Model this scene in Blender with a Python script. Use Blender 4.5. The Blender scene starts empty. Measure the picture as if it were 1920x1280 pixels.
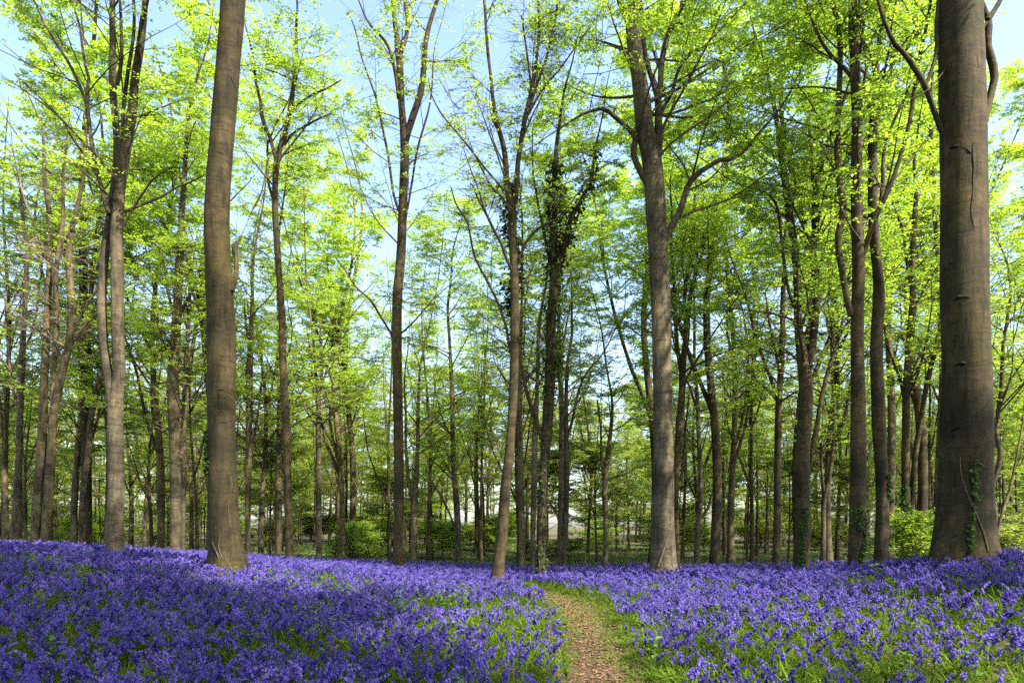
import bpy, math
import numpy as np

# ------------------------------------------------------------------ camera, sky, sun, exposure
scene = bpy.context.scene
FPX, CX, HY, CAMZ = 1280.0, 960.0, 985.0, 1.7        # focal length / centre / horizon in photo pixels
cam_d = bpy.data.cameras.new("camera")
cam = bpy.data.objects.new("camera", cam_d)
scene.collection.objects.link(cam)
cam.location = (0, 0, CAMZ)
cam.rotation_euler = (math.radians(90), 0, 0)
cam_d.sensor_width = 36.0
cam_d.lens = 24.0
cam_d.shift_y = (HY - 640.0) / 1920.0
cam_d.clip_end = 2000.0
scene.camera = cam

SUN_EL, SUN_AZ = math.radians(52), math.radians(130)   # azimuth clockwise from +Y: right, a little behind the camera
world = bpy.data.worlds.new("World")
scene.world = world
world.use_nodes = True
wn = world.node_tree.nodes
bg = wn["Background"]
sky = wn.new("ShaderNodeTexSky")
sky.sky_type = 'NISHITA'
sky.sun_disc = False
sky.sun_elevation = SUN_EL
sky.sun_rotation = SUN_AZ
sky.dust_density = 2.0
sky.air_density = 1.0
world.node_tree.links.new(sky.outputs[0], bg.inputs[0])
bg.inputs[1].default_value = 0.15

sun_d = bpy.data.lights.new("sun", 'SUN')
sun_d.energy = 4.6
sun_d.angle = math.radians(0.5)
sun_d.color = (1.0, 0.94, 0.84)
sun = bpy.data.objects.new("sun", sun_d)
scene.collection.objects.link(sun)
sx, sy, sz = math.sin(SUN_AZ) * math.cos(SUN_EL), math.cos(SUN_AZ) * math.cos(SUN_EL), math.sin(SUN_EL)
from mathutils import Vector
sun.rotation_euler = Vector((sx, sy, sz)).to_track_quat('Z', 'Y').to_euler()
sun.location = (30, -10, 40)

scene.view_settings.view_transform = 'Standard'
scene.view_settings.look = 'None'
scene.view_settings.exposure = 1.92
scene.view_settings.gamma = 1.0
cy = scene.cycles
cy.max_bounces = 6
cy.diffuse_bounces = 4
cy.glossy_bounces = 1
cy.transmission_bounces = 4
cy.transparent_max_bounces = 4
cy.caustics_reflective = False
cy.caustics_refractive = False
cy.use_denoising = False
cy.sample_clamp_indirect = 4.0
cy.use_adaptive_sampling = True
cy.adaptive_threshold = 0.02
cy.volume_bounces = 0

C = scene.collection
PI = math.pi

# ------------------------------------------------------------------ materials
def new_mat(name):
    m = bpy.data.materials.new(name)
    m.use_nodes = True
    nt = m.node_tree
    nt.nodes.clear()
    out = nt.nodes.new("ShaderNodeOutputMaterial")
    return m, nt, out

def N(nt, kind, **kw):
    n = nt.nodes.new(kind)
    for k, v in kw.items():
        if k in n.inputs:
            n.inputs[k].default_value = v
        else:
            setattr(n, k, v)
    return n

def ramp(nt, fac, stops):
    r = nt.nodes.new("ShaderNodeValToRGB")
    e = r.color_ramp.elements
    while len(e) < len(stops):
        e.new(0.5)
    for i, (p, c) in enumerate(stops):
        e[i].position = p
        e[i].color = (*c, 1)
    nt.links.new(fac, r.inputs[0])
    return r.outputs[0]

def leaf_mat(name, c_dark, c_light, trans_gain=1.4, gloss=0.12, trans=0.5, scale=0.35, obj_w=0.30):
    """thin leaf: diffuse + translucent, colour varied per leaf, per clump and per tree"""
    m, nt, out = new_mat(name)
    L = nt.links.new
    at = N(nt, "ShaderNodeAttribute", attribute_name="rnd")
    oi = N(nt, "ShaderNodeObjectInfo")
    tc = N(nt, "ShaderNodeTexCoord")
    nz = N(nt, "ShaderNodeTexNoise", Scale=scale, Detail=2.0)
    L(tc.outputs["Object"], nz.inputs["Vector"])
    a = N(nt, "ShaderNodeMath", operation='MULTIPLY'); a.inputs[1].default_value = 0.40
    L(at.outputs["Fac"], a.inputs[0])
    b = N(nt, "ShaderNodeMath", operation='MULTIPLY_ADD'); b.inputs[1].default_value = obj_w
    L(oi.outputs["Random"], b.inputs[0]); L(a.outputs[0], b.inputs[2])
    c = N(nt, "ShaderNodeMath", operation='MULTIPLY_ADD'); c.inputs[1].default_value = 0.8 - obj_w
    L(nz.outputs[0], c.inputs[0]); L(b.outputs[0], c.inputs[2])
    col = ramp(nt, c.outputs[0], [(0.2, c_dark), (0.85, c_light)])
    g = N(nt, "ShaderNodeMixRGB", blend_type='MULTIPLY'); g.inputs[0].default_value = 1
    g.inputs[2].default_value = (trans_gain, trans_gain * 1.02, trans_gain * 0.75, 1)
    L(col, g.inputs[1])
    d = N(nt, "ShaderNodeBsdfDiffuse"); L(col, d.inputs[0])
    t = N(nt, "ShaderNodeBsdfTranslucent"); L(g.outputs[0], t.inputs[0])
    mx = N(nt, "ShaderNodeMixShader"); mx.inputs[0].default_value = trans
    L(d.outputs[0], mx.inputs[1]); L(t.outputs[0], mx.inputs[2])
    if gloss:
        gl = N(nt, "ShaderNodeBsdfGlossy"); gl.inputs["Roughness"].default_value = 0.45
        gl.inputs[0].default_value = (0.8, 0.85, 0.9, 1)
        fr = N(nt, "ShaderNodeFresnel"); fr.inputs[0].default_value = 1.4
        f2 = N(nt, "ShaderNodeMath", operation='MULTIPLY'); f2.inputs[1].default_value = gloss * 5
        L(fr.outputs[0], f2.inputs[0])
        m2 = N(nt, "ShaderNodeMixShader")
        L(f2.outputs[0], m2.inputs[0]); L(mx.outputs[0], m2.inputs[1]); L(gl.outputs[0], m2.inputs[2])
        L(m2.outputs[0], out.inputs[0])
    else:
        L(mx.outputs[0], out.inputs[0])
    return m

def bark_mat(name, base, pale, green, fine=1.0, bump=0.5, green_amt=0.55):
    """smooth beech bark: grey-brown with pale lichen, olive algae and thin horizontal wrinkles"""
    m, nt, out = new_mat(name)
    L = nt.links.new
    tc = N(nt, "ShaderNodeTexCoord")
    oi = N(nt, "ShaderNodeObjectInfo")
    n1 = N(nt, "ShaderNodeTexNoise", Scale=1.3 * fine, Detail=6.0, Roughness=0.62)
    L(tc.outputs["Object"], n1.inputs["Vector"])
    mp = N(nt, "ShaderNodeMapping"); mp.inputs["Scale"].default_value = (1.6, 1.6, 3.2)
    L(tc.outputs["Object"], mp.inputs[0])
    n2 = N(nt, "ShaderNodeTexNoise", Scale=2.2 * fine, Detail=7.0, Roughness=0.7, Distortion=0.6)
    L(mp.outputs[0], n2.inputs["Vector"])
    mp3 = N(nt, "ShaderNodeMapping"); mp3.inputs["Scale"].default_value = (5, 5, 0.8)
    L(tc.outputs["Object"], mp3.inputs[0])
    n3 = N(nt, "ShaderNodeTexNoise", Scale=2.0 * fine, Detail=5.0, Roughness=0.65)
    L(mp3.outputs[0], n3.inputs["Vector"])
    col = ramp(nt, n2.outputs[0], [(0.28, tuple(c * 0.5 for c in base)), (0.45, base), (0.68, pale)])
    gf = ramp(nt, n1.outputs[0], [(0.44, (0, 0, 0)), (0.56, (green_amt,) * 3)])
    mg = N(nt, "ShaderNodeMixRGB"); mg.inputs[2].default_value = (*green, 1)
    L(gf, mg.inputs[0]); L(col, mg.inputs[1])
    st = ramp(nt, n3.outputs[0], [(0.34, (0.32, 0.31, 0.30)), (0.48, (1, 1, 1)), (0.68, (1.45, 1.4, 1.3))])
    ms = N(nt, "ShaderNodeMixRGB", blend_type='MULTIPLY'); ms.inputs[0].default_value = 0.85
    L(mg.outputs[0], ms.inputs[1]); L(st, ms.inputs[2])
    # thin dark wrinkles running round the stem and broad weathered patches
    mp4 = N(nt, "ShaderNodeMapping"); mp4.inputs["Scale"].default_value = (0.7, 0.7, 9.0)
    L(tc.outputs["Object"], mp4.inputs[0])
    n4 = N(nt, "ShaderNodeTexNoise", Scale=1.1, Detail=3.0, Roughness=0.5, Distortion=0.4)
    L(mp4.outputs[0], n4.inputs["Vector"])
    wr = ramp(nt, n4.outputs[0], [(0.475, (1, 1, 1)), (0.50, (0.32, 0.30, 0.28)), (0.525, (1, 1, 1))])
    n5 = N(nt, "ShaderNodeTexNoise", Scale=0.55 * fine, Detail=4.0, Roughness=0.6)
    L(tc.outputs["Object"], n5.inputs["Vector"])
    pt = ramp(nt, n5.outputs[0], [(0.38, (0.50, 0.49, 0.48)), (0.50, (0.95, 0.95, 0.95)), (0.62, (1.65, 1.55, 1.42))])
    m4 = N(nt, "ShaderNodeMixRGB", blend_type='MULTIPLY'); m4.inputs[0].default_value = 0.8
    L(ms.outputs[0], m4.inputs[1]); L(wr, m4.inputs[2])
    m5 = N(nt, "ShaderNodeMixRGB", blend_type='MULTIPLY'); m5.inputs[0].default_value = 1.0
    L(m4.outputs[0], m5.inputs[1]); L(pt, m5.inputs[2])
    ms = m5
    tone = ramp(nt, oi.outputs["Random"], [(0, (0.75, 0.74, 0.72)), (1, (1.25, 1.2, 1.12))])
    mt = N(nt, "ShaderNodeMixRGB", blend_type='MULTIPLY'); mt.inputs[0].default_value = 1
    L(ms.outputs[0], mt.inputs[1]); L(tone, mt.inputs[2])
    b = N(nt, "ShaderNodeBsdfPrincipled")
    b.inputs["Roughness"].default_value = 0.85
    b.inputs["Specular IOR Level"].default_value = 0.25
    L(mt.outputs[0], b.inputs["Base Color"])
    ad = N(nt, "ShaderNodeMath", operation='ADD')
    L(n2.outputs[0], ad.inputs[0]); L(n3.outputs[0], ad.inputs[1])
    bp = N(nt, "ShaderNodeBump"); bp.inputs["Strength"].default_value = bump; bp.inputs["Distance"].default_value = 0.03
    L(ad.outputs[0], bp.inputs["Height"]); L(bp.outputs[0], b.inputs["Normal"])
    L(b.outputs[0], out.inputs[0])
    return m

def plain_mat(name, col, rough=0.8):
    m, nt, out = new_mat(name)
    b = N(nt, "ShaderNodeBsdfPrincipled")
    tc = N(nt, "ShaderNodeTexCoord")
    nz = N(nt, "ShaderNodeTexNoise", Scale=14.0, Detail=4.0)
    nt.links.new(tc.outputs["Object"], nz.inputs["Vector"])
    c = ramp(nt, nz.outputs[0], [(0.3, tuple(x * 0.6 for x in col)), (0.7, tuple(x * 1.3 for x in col))])
    nt.links.new(c, b.inputs["Base Color"])
    b.inputs["Roughness"].default_value = rough
    b.inputs["Specular IOR Level"].default_value = 0.2
    nt.links.new(b.outputs[0], out.inputs[0])
    return m

M_LEAF = leaf_mat("beech_leaf_lime", (0.100, 0.185, 0.012), (0.250, 0.335, 0.026), 2.2, 0.05, 0.60)
M_LEAF_Y = leaf_mat("beech_leaf_young", (0.14, 0.215, 0.02), (0.30, 0.34, 0.05), 1.8, 0.06, 0.55)
M_IVY = leaf_mat("ivy_leaf", (0.016, 0.040, 0.008), (0.065, 0.115, 0.022), 1.2, 0.02, 0.2, 1.5)
M_BLADE = leaf_mat("bluebell_leaf", (0.020, 0.050, 0.005), (0.135, 0.205, 0.022), 1.5, 0.0, 0.35, 1.6, obj_w=0.45)
M_HERB = leaf_mat("herb_leaf", (0.05, 0.12, 0.015), (0.13, 0.22, 0.04), 1.5, 0.06, 0.4, 0.9)
M_BELL = leaf_mat("bluebell_petal", (0.022, 0.014, 0.155), (0.160, 0.113, 0.45), 1.2, 0.0, 0.3, 1.6, obj_w=0.55)
M_STEM = leaf_mat("bluebell_stem", (0.05, 0.09, 0.03), (0.10, 0.13, 0.06), 1.0, 0.0, 0.1, 0.8)
M_DEAD = leaf_mat("fallen_leaf", (0.055, 0.027, 0.014), (0.24, 0.14, 0.08), 1.0, 0.04, 0.1, 3.0)
M_BARK = bark_mat("beech_bark", (0.0467, 0.0333, 0.0151), (0.0781, 0.0589, 0.0297), (0.0294, 0.0262, 0.0066))
M_BARK_BIG = bark_mat("old_beech_bark", (0.0389, 0.0275, 0.0106), (0.0589, 0.0445, 0.0197), (0.0279, 0.0235, 0.0038), 0.9, 0.5, 0.75)
M_BARK_GREY = bark_mat("grey_beech_bark", (0.0680, 0.0544, 0.0353), (0.1184, 0.0976, 0.0662), (0.0424, 0.0392, 0.0173), 1.0, 0.5, 0.4)
M_BARK_FAR = bark_mat("slender_bark", (0.0736, 0.0584, 0.0317), (0.1184, 0.0976, 0.0583), (0.0504, 0.0488, 0.0173), 1.0, 0.5, 0.45)
M_TWIG = plain_mat("twig_bark", (0.085, 0.062, 0.040))
M_TWIG_PALE = plain_mat("bare_twig_bark", (0.17, 0.125, 0.095))
M_CRACK = plain_mat("bark_crack_dark", (0.0050, 0.0035, 0.0022))
M_VINE = plain_mat("vine_stem", (0.105, 0.075, 0.045))

# ------------------------------------------------------------------ mesh helpers
def mesh_from(name, verts, tris=None, quads=None, mat=None, rnd=None, smooth=False):
    verts = np.asarray(verts, np.float32).reshape(-1, 3)
    loops, starts, tot = [], [], []
    off = 0
    for f, k in ((tris, 3), (quads, 4)):
        if f is not None and len(f):
            f = np.asarray(f, np.int32).reshape(-1, k)
            loops.append(f.ravel())
            starts.append(off + np.arange(len(f), dtype=np.int32) * k)
            off += f.size
            tot.append(len(f))
    me = bpy.data.meshes.new(name)
    me.vertices.add(len(verts))
    me.vertices.foreach_set("co", verts.ravel())
    loops = np.concatenate(loops); starts = np.concatenate(starts)
    me.loops.add(len(loops)); me.loops.foreach_set("vertex_index", loops)
    me.polygons.add(len(starts)); me.polygons.foreach_set("loop_start", starts)
    if smooth:
        me.polygons.foreach_set("use_smooth", np.ones(len(starts), bool))
    me.update(calc_edges=True)
    if rnd is not None:
        a = me.attributes.new("rnd", 'FLOAT', 'FACE')
        a.data.foreach_set("value", np.asarray(rnd, np.float32))
    if mat:
        me.materials.append(mat)
    return me

def obj(name, me, parent=None, loc=(0, 0, 0), rotz=0.0, scale=1.0, **props):
    o = bpy.data.objects.new(name, me)
    C.objects.link(o)
    o.location = loc
    if rotz: o.rotation_euler = (0, 0, rotz)
    if scale != 1.0: o.scale = (scale,) * 3
    if parent: o.parent = parent
    for k, v in props.items(): o[k] = v
    return o

def nrm(a):
    return a / np.maximum(np.linalg.norm(a, axis=-1, keepdims=True), 1e-9)

def tubes(P, R, sides):
    """many tubes at once: P [B,n,3], R [B,n] -> verts, quads"""
    P = np.asarray(P, float); R = np.asarray(R, float)
    B, n, _ = P.shape
    T = np.empty_like(P)
    T[:, 1:-1] = P[:, 2:] - P[:, :-2]; T[:, 0] = P[:, 1] - P[:, 0]; T[:, -1] = P[:, -1] - P[:, -2]
    T = nrm(T)
    ax = nrm(P[:, -1] - P[:, 0])
    ref = np.where(np.abs(ax[:, 2:3]) > 0.8, np.array([[1.0, 0.0, 0.0]]), np.array([[0.0, 0.0, 1.0]]))[:, None, :]
    U = nrm(np.cross(T, np.broadcast_to(ref, T.shape))); V = np.cross(T, U)
    a = np.arange(sides) * 2 * PI / sides
    ring = U[:, :, None, :] * np.cos(a)[None, None, :, None] + V[:, :, None, :] * np.sin(a)[None, None, :, None]
    verts = P[:, :, None, :] + ring * R[:, :, None, None]
    idx = np.arange(B * n * sides).reshape(B, n, sides)
    q = np.stack([idx[:, :-1], np.roll(idx, -1, 2)[:, :-1], np.roll(idx, -1, 2)[:, 1:], idx[:, 1:]], -1)
    return verts.reshape(-1, 3), q.reshape(-1, 4)

def join(parts):
    vs, fs, o = [], [], 0
    for v, f in parts:
        vs.append(v); fs.append(f + o); o += len(v)
    return np.concatenate(vs), np.concatenate(fs)

def catmull(pts, m):
    p = np.asarray(pts, float)
    d = np.concatenate([[0], np.cumsum(np.linalg.norm(np.diff(p[:, :3], axis=0), axis=1))])
    t = np.linspace(0, d[-1], m)
    out = np.empty((m, p.shape[1]))
    # monotone-ish cubic by Hermite with finite-difference tangents
    g = np.gradient(p, d, axis=0)
    k = np.clip(np.searchsorted(d, t, side='right') - 1, 0, len(d) - 2)
    h = (d[k + 1] - d[k])[:, None]; u = ((t - d[k]) / (d[k + 1] - d[k]))[:, None]
    out = ((2*u**3 - 3*u**2 + 1) * p[k] + (u**3 - 2*u**2 + u) * h * g[k]
           + (-2*u**3 + 3*u**2) * p[k + 1] + (u**3 - u**2) * h * g[k + 1])
    return out

class VNoise:
    def __init__(s, seed, n=64):
        s.g = np.random.default_rng(seed).random((n, n)); s.n = n
    def __call__(s, x, y):
        x = np.asarray(x, float); y = np.asarray(y, float)
        xi = np.floor(x).astype(int); yi = np.floor(y).astype(int)
        fx = x - xi; fy = y - yi
        fx = fx*fx*(3-2*fx); fy = fy*fy*(3-2*fy)
        n = s.n; g = s.g
        a = g[xi % n, yi % n]; b = g[(xi+1) % n, yi % n]; c = g[xi % n, (yi+1) % n]; d = g[(xi+1) % n, (yi+1) % n]
        return (a*(1-fx)+b*fx)*(1-fy) + (c*(1-fx)+d*fx)*fy
VN1, VN2, VN3 = VNoise(1), VNoise(2), VNoise(3)

# ------------------------------------------------------------------ ground: a low bank, highest at both sides, crest about 17 m away
ctrl = np.array([
    (-9, -8, .1), (0, -8, 0), (9, -8, .2), (-7, 0, .1), (0, 0, 0), (7, 0, .25),
    (-8, 5, .2), (-4, 5, .03), (0, 5, 0), (1, 6, -.03), (4, 5, .1), (8, 5, .5),
    (-9, 9, .48), (-3, 9, .1), (1.1, 9, -.05), (4, 9, .2), (7, 9, .55), (10, 9, .85),
    (-11, 13, .85), (-5, 13, .38), (0, 13, .06), (1.3, 13, -.02), (5, 13, .32), (8.6, 13, .82), (12, 13, .95),
    (-6.2, 15, .56), (-12.75, 17, .97), (-10.1, 17, .77), (-7.4, 17, .62), (-4.8, 17, .38), (-2.1, 17, .2), (0, 17, .07),
    (1.86, 17, .13), (4.5, 17, .24), (7.2, 17, .25), (9.8, 17, .40), (12.75, 17, .62), (18, 17, .8), (-18, 17, 1.1),
    (-18, 25, .55), (-9, 25, .22), (0, 25, -.08), (9, 25, .0), (18, 25, .2),
    (-25, 36, .1), (-8, 36, -.1), (8, 36, -.15), (25, 36, -.1), (-25, 8, .8), (25, 8, 1.1)], float)
_k = lambda r: np.where(r > 1e-9, r * r * np.log(np.maximum(r, 1e-9)), 0)
_n = len(ctrl)
_A = np.zeros((_n + 3, _n + 3))
_A[:_n, :_n] = _k(np.linalg.norm(ctrl[:, None, :2] - ctrl[None, :, :2], axis=2)) + np.eye(_n) * 0.8
_A[:_n, _n] = 1; _A[:_n, _n+1:] = ctrl[:, :2]; _A[_n:, :_n] = _A[:_n, _n:].T
_w = np.linalg.solve(_A, np.concatenate([ctrl[:, 2], [0, 0, 0]]))

def gz(x, y):
    x = np.atleast_1d(np.asarray(x, float)); y = np.atleast_1d(np.asarray(y, float))
    sh = x.shape
    x = x.ravel(); y = y.ravel()
    xc = np.clip(x, -24, 24); yc = np.clip(y, -8, 36)
    r = np.sqrt((xc[:, None] - ctrl[None, :, 0])**2 + (yc[:, None] - ctrl[None, :, 1])**2)
    z = _k(r) @ _w[:_n] + _w[_n] + _w[_n+1] * xc + _w[_n+2] * yc
    far = np.clip((y - 24) / 14, 0, 1); far = far*far*(3-2*far)
    zf = -0.2 + 0.5 * (VN1(x * 0.05 + 9, y * 0.05 + 3) - 0.5)
    z = z * (1 - far) + zf * far
    z = z + 0.10 * (VN2(x * 0.7 + 50, y * 0.7 + 50) - 0.5)
    return z.reshape(sh)

PATH = np.array([(0.35, -4.0, .9), (0.55, 2.0, .85), (0.78, 5.0, .8), (0.98, 7.4, .74), (1.16, 10.0, .66), (1.27, 12.6, .75), (1.15, 14.6, .85), (0.75, 16.0, .8), (0.1, 17.0, .6), (-0.8, 17.7, .4)])
_pc = catmull(PATH, 140)
def path_dist(x, y):
    """distance to the path edge in metres (negative on the path)"""
    xs = np.interp(y, _pc[:, 1], _pc[:, 0]); ws = np.interp(y, _pc[:, 1], _pc[:, 2])
    slope = np.interp(y, _pc[:, 1], np.gradient(_pc[:, 0], _pc[:, 1]))
    d = np.abs(x - xs) / np.sqrt(1 + slope**2) - ws * 0.5
    return np.where(y > PATH[-1, 1], 2.0, d)

def ground_mat():
    m, nt, out = new_mat("woodland_floor")
    L = nt.links.new
    tc = N(nt, "ShaderNodeTexCoord")
    n1 = N(nt, "ShaderNodeTexNoise", Scale=0.5, Detail=5.0, Roughness=0.6)
    n2 = N(nt, "ShaderNodeTexNoise", Scale=9.0, Detail=6.0, Roughness=0.7)
    L(tc.outputs["Object"], n1.inputs["Vector"]); L(tc.outputs["Object"], n2.inputs["Vector"])
    a = ramp(nt, n2.outputs[0], [(0.3, (0.035, 0.026, 0.016)), (0.55, (0.10, 0.070, 0.042)), (0.75, (0.19, 0.135, 0.085))])
    b = ramp(nt, n2.outputs[0], [(0.3, (0.020, 0.038, 0.010)), (0.6, (0.055, 0.095, 0.022)), (0.8, (0.11, 0.15, 0.04))])
    f = ramp(nt, n1.outputs[0], [(0.46, (0, 0, 0)), (0.62, (0.8, 0.8, 0.8))])
    mx = N(nt, "ShaderNodeMixRGB"); L(f, mx.inputs[0]); L(a, mx.inputs[1]); L(b, mx.inputs[2])
    p = N(nt, "ShaderNodeBsdfPrincipled"); p.inputs["Roughness"].default_value = 0.95
    p.inputs["Specular IOR Level"].default_value = 0.1
    L(mx.outputs[0], p.inputs["Base Color"])
    bp = N(nt, "ShaderNodeBump"); bp.inputs["Strength"].default_value = 0.8; bp.inputs["Distance"].default_value = 0.05
    L(n2.outputs[0], bp.inputs["Height"]); L(bp.outputs[0], p.inputs["Normal"])
    L(p.outputs[0], out.inputs[0])
    return m

def path_mat():
    m, nt, out = new_mat("trodden_path")
    L = nt.links.new
    tc = N(nt, "ShaderNodeTexCoord")
    n1 = N(nt, "ShaderNodeTexNoise", Scale=1.6, Detail=6.0, Roughness=0.65)
    n2 = N(nt, "ShaderNodeTexNoise", Scale=26.0, Detail=6.0, Roughness=0.7)
    L(tc.outputs["Object"], n1.inputs["Vector"]); L(tc.outputs["Object"], n2.inputs["Vector"])
    a = ramp(nt, n2.outputs[0], [(0.3, (0.030, 0.019, 0.011)), (0.52, (0.074, 0.050, 0.029)), (0.72, (0.155, 0.112, 0.070))])
    b = ramp(nt, n2.outputs[0], [(0.3, (0.035, 0.050, 0.012)), (0.6, (0.085, 0.105, 0.026)), (0.8, (0.14, 0.15, 0.05))])
    # mossier farther along, bare earth at the near end
    sp = N(nt, "ShaderNodeSeparateXYZ"); L(tc.outputs["Object"], sp.inputs[0])
    mr = N(nt, "ShaderNodeMapRange"); mr.inputs[1].default_value = 8.0; mr.inputs[2].default_value = 13.0; mr.inputs[3].default_value = -0.06; mr.inputs[4].default_value = 0.16
    L(sp.outputs[1], mr.inputs[0])
    ad = N(nt, "ShaderNodeMath", operation='ADD'); L(n1.outputs[0], ad.inputs[0]); L(mr.outputs[0], ad.inputs[1])
    f = ramp(nt, ad.outputs[0], [(0.46, (0, 0, 0)), (0.60, (0.9, 0.9, 0.9))])
    mx = N(nt, "ShaderNodeMixRGB"); L(f, mx.inputs[0]); L(a, mx.inputs[1]); L(b, mx.inputs[2])
    p = N(nt, "ShaderNodeBsdfPrincipled"); p.inputs["Roughness"].default_value = 0.95
    p.inputs["Specular IOR Level"].default_value = 0.1
    L(mx.outputs[0], p.inputs["Base Color"])
    bp = N(nt, "ShaderNodeBump"); bp.inputs["Strength"].default_value = 0.9; bp.inputs["Distance"].default_value = 0.03
    L(n2.outputs[0], bp.inputs["Height"]); L(bp.outputs[0], p.inputs["Normal"])
    L(p.outputs[0], out.inputs[0])
    return m

def spaced(lo, hi, fine_lo, fine_hi, step, coarse):
    a = np.arange(fine_lo, fine_hi + 1e-6, step)
    l = fine_lo - np.cumsum(step * 1.25 ** np.arange(1, coarse)); l = l[l > lo][::-1]
    h = fine_hi + np.cumsum(step * 1.25 ** np.arange(1, coarse)); h = h[h < hi]
    return np.concatenate([[lo], l, a, h, [hi]])
gx = spaced(-700, 700, -20, 20, 0.25, 60); gy = spaced(-500, 900, -4, 34, 0.25, 60)
GX, GY = np.meshgrid(gx, gy)
GZ = gz(GX, GY) - 0.05 * (path_dist(GX, GY) < 0.25)
gi = np.arange(GX.size).reshape(GX.shape)
gq = np.stack([gi[:-1, :-1], gi[:-1, 1:], gi[1:, 1:], gi[1:, :-1]], -1).reshape(-1, 4)
obj("ground", mesh_from("ground", np.stack([GX, GY, GZ], -1), quads=gq, mat=ground_mat(), smooth=True), kind="structure")

# the trodden path: its own sheet laid in the shallow rut, ragged along both edges
_r = np.random.default_rng(4)
pv = []
cols = np.linspace(-1, 1, 9)
ps = catmull(PATH, 220)
tx = np.gradient(ps[:, 0]); ty = np.gradient(ps[:, 1]); tl = np.hypot(tx, ty)
for i, (x, y, w) in enumerate(ps):
    wl = w * 0.5 * (1.0 + 0.5 * (VN3(y * 1.7, 3.0) - 0.3)); wr = w * 0.5 * (1.0 + 0.5 * (VN3(y * 1.7, 9.0) - 0.3))
    for c in cols:
        off = c * (wl if c < 0 else wr)
        X = x + off * ty[i] / tl[i]; Y = y - off * tx[i] / tl[i]
        pv.append((X, Y, float(gz(X, Y)[0]) - 0.012 * (1 - c * c)))
pi_ = np.arange(len(pv)).reshape(len(ps), len(cols))
pq = np.stack([pi_[:-1, :-1], pi_[:-1, 1:], pi_[1:, 1:], pi_[1:, :-1]], -1).reshape(-1, 4)
obj("path", mesh_from("path", pv, quads=pq, mat=path_mat(), smooth=True), kind="structure")

# ------------------------------------------------------------------ branching and leaves (vectorised)
def grow(rng, start, dirs, lens, n, curl, jit):
    B = len(start)
    P = np.empty((B, n, 3)); P[:, 0] = start
    d = nrm(dirs); step = (lens / (n - 1))[:, None]
    for i in range(1, n):
        d = nrm(d + np.array([0, 0, curl]) / n + rng.normal(0, jit, (B, 3)))
        P[:, i] = P[:, i-1] + d * step
    return P

def pick(P, t):
    """point and tangent at parameter t [B,m] along P [B,n,3]"""
    B, n, _ = P.shape
    f = t * (n - 1); k = np.clip(f.astype(int), 0, n - 2); u = (f - k)[..., None]
    b = np.arange(B)[:, None]
    p0 = P[b, k]; p1 = P[b, k + 1]
    return p0 * (1 - u) + p1 * u, nrm(p1 - p0)

def side_dirs(rng, T, m, spread, flat):
    """child directions fanned left and right of tangent T [B,m,3]"""
    up = np.array([0, 0, 1.0])
    S = np.cross(T, up); l = np.linalg.norm(S, axis=-1, keepdims=True)
    S = np.where(l > 0.25, S / np.maximum(l, 1e-6), nrm(rng.normal(0, 1, S.shape) * np.array([1, 1, 0.1])))
    sg = np.where((np.arange(m)[None, :, None] + rng.integers(0, 2, (len(T), 1, 1))) % 2 == 0, 1.0, -1.0)
    ang = spread * rng.uniform(0.7, 1.25, T.shape[:2])[..., None]
    d = T * np.cos(ang) + S * sg * np.sin(ang)
    d[..., 2] = d[..., 2] * flat + rng.normal(0, 0.13, d.shape[:2])
    return nrm(d)

def leaves(rng, base, d, size, tilt=0.45, wide=0.62):
    """folded rhombic leaves at base [L,3] pointing along d [L,3]"""
    L = len(base)
    n = nrm(np.array([0, 0, 1.0]) + rng.normal(0, tilt, (L, 3)))
    s = nrm(np.cross(d, n)); n = np.cross(s, d)
    sz = (size * rng.uniform(0.6, 1.25, L))[:, None]
    mid = base + d * sz * 0.48 - n * sz * 0.06
    v = np.stack([base, mid + s * sz * wide * 0.5 + n * sz * 0.10, base + d * sz - n * sz * 0.16, mid - s * sz * wide * 0.5 + n * sz * 0.10], 1)
    i = np.arange(L)[:, None] * 4
    t = np.concatenate([i + [[0, 1, 2]], i + [[0, 2, 3]]], 1).reshape(-1, 3)
    return v.reshape(-1, 3), t, np.repeat(rng.random(L), 2)

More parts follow.
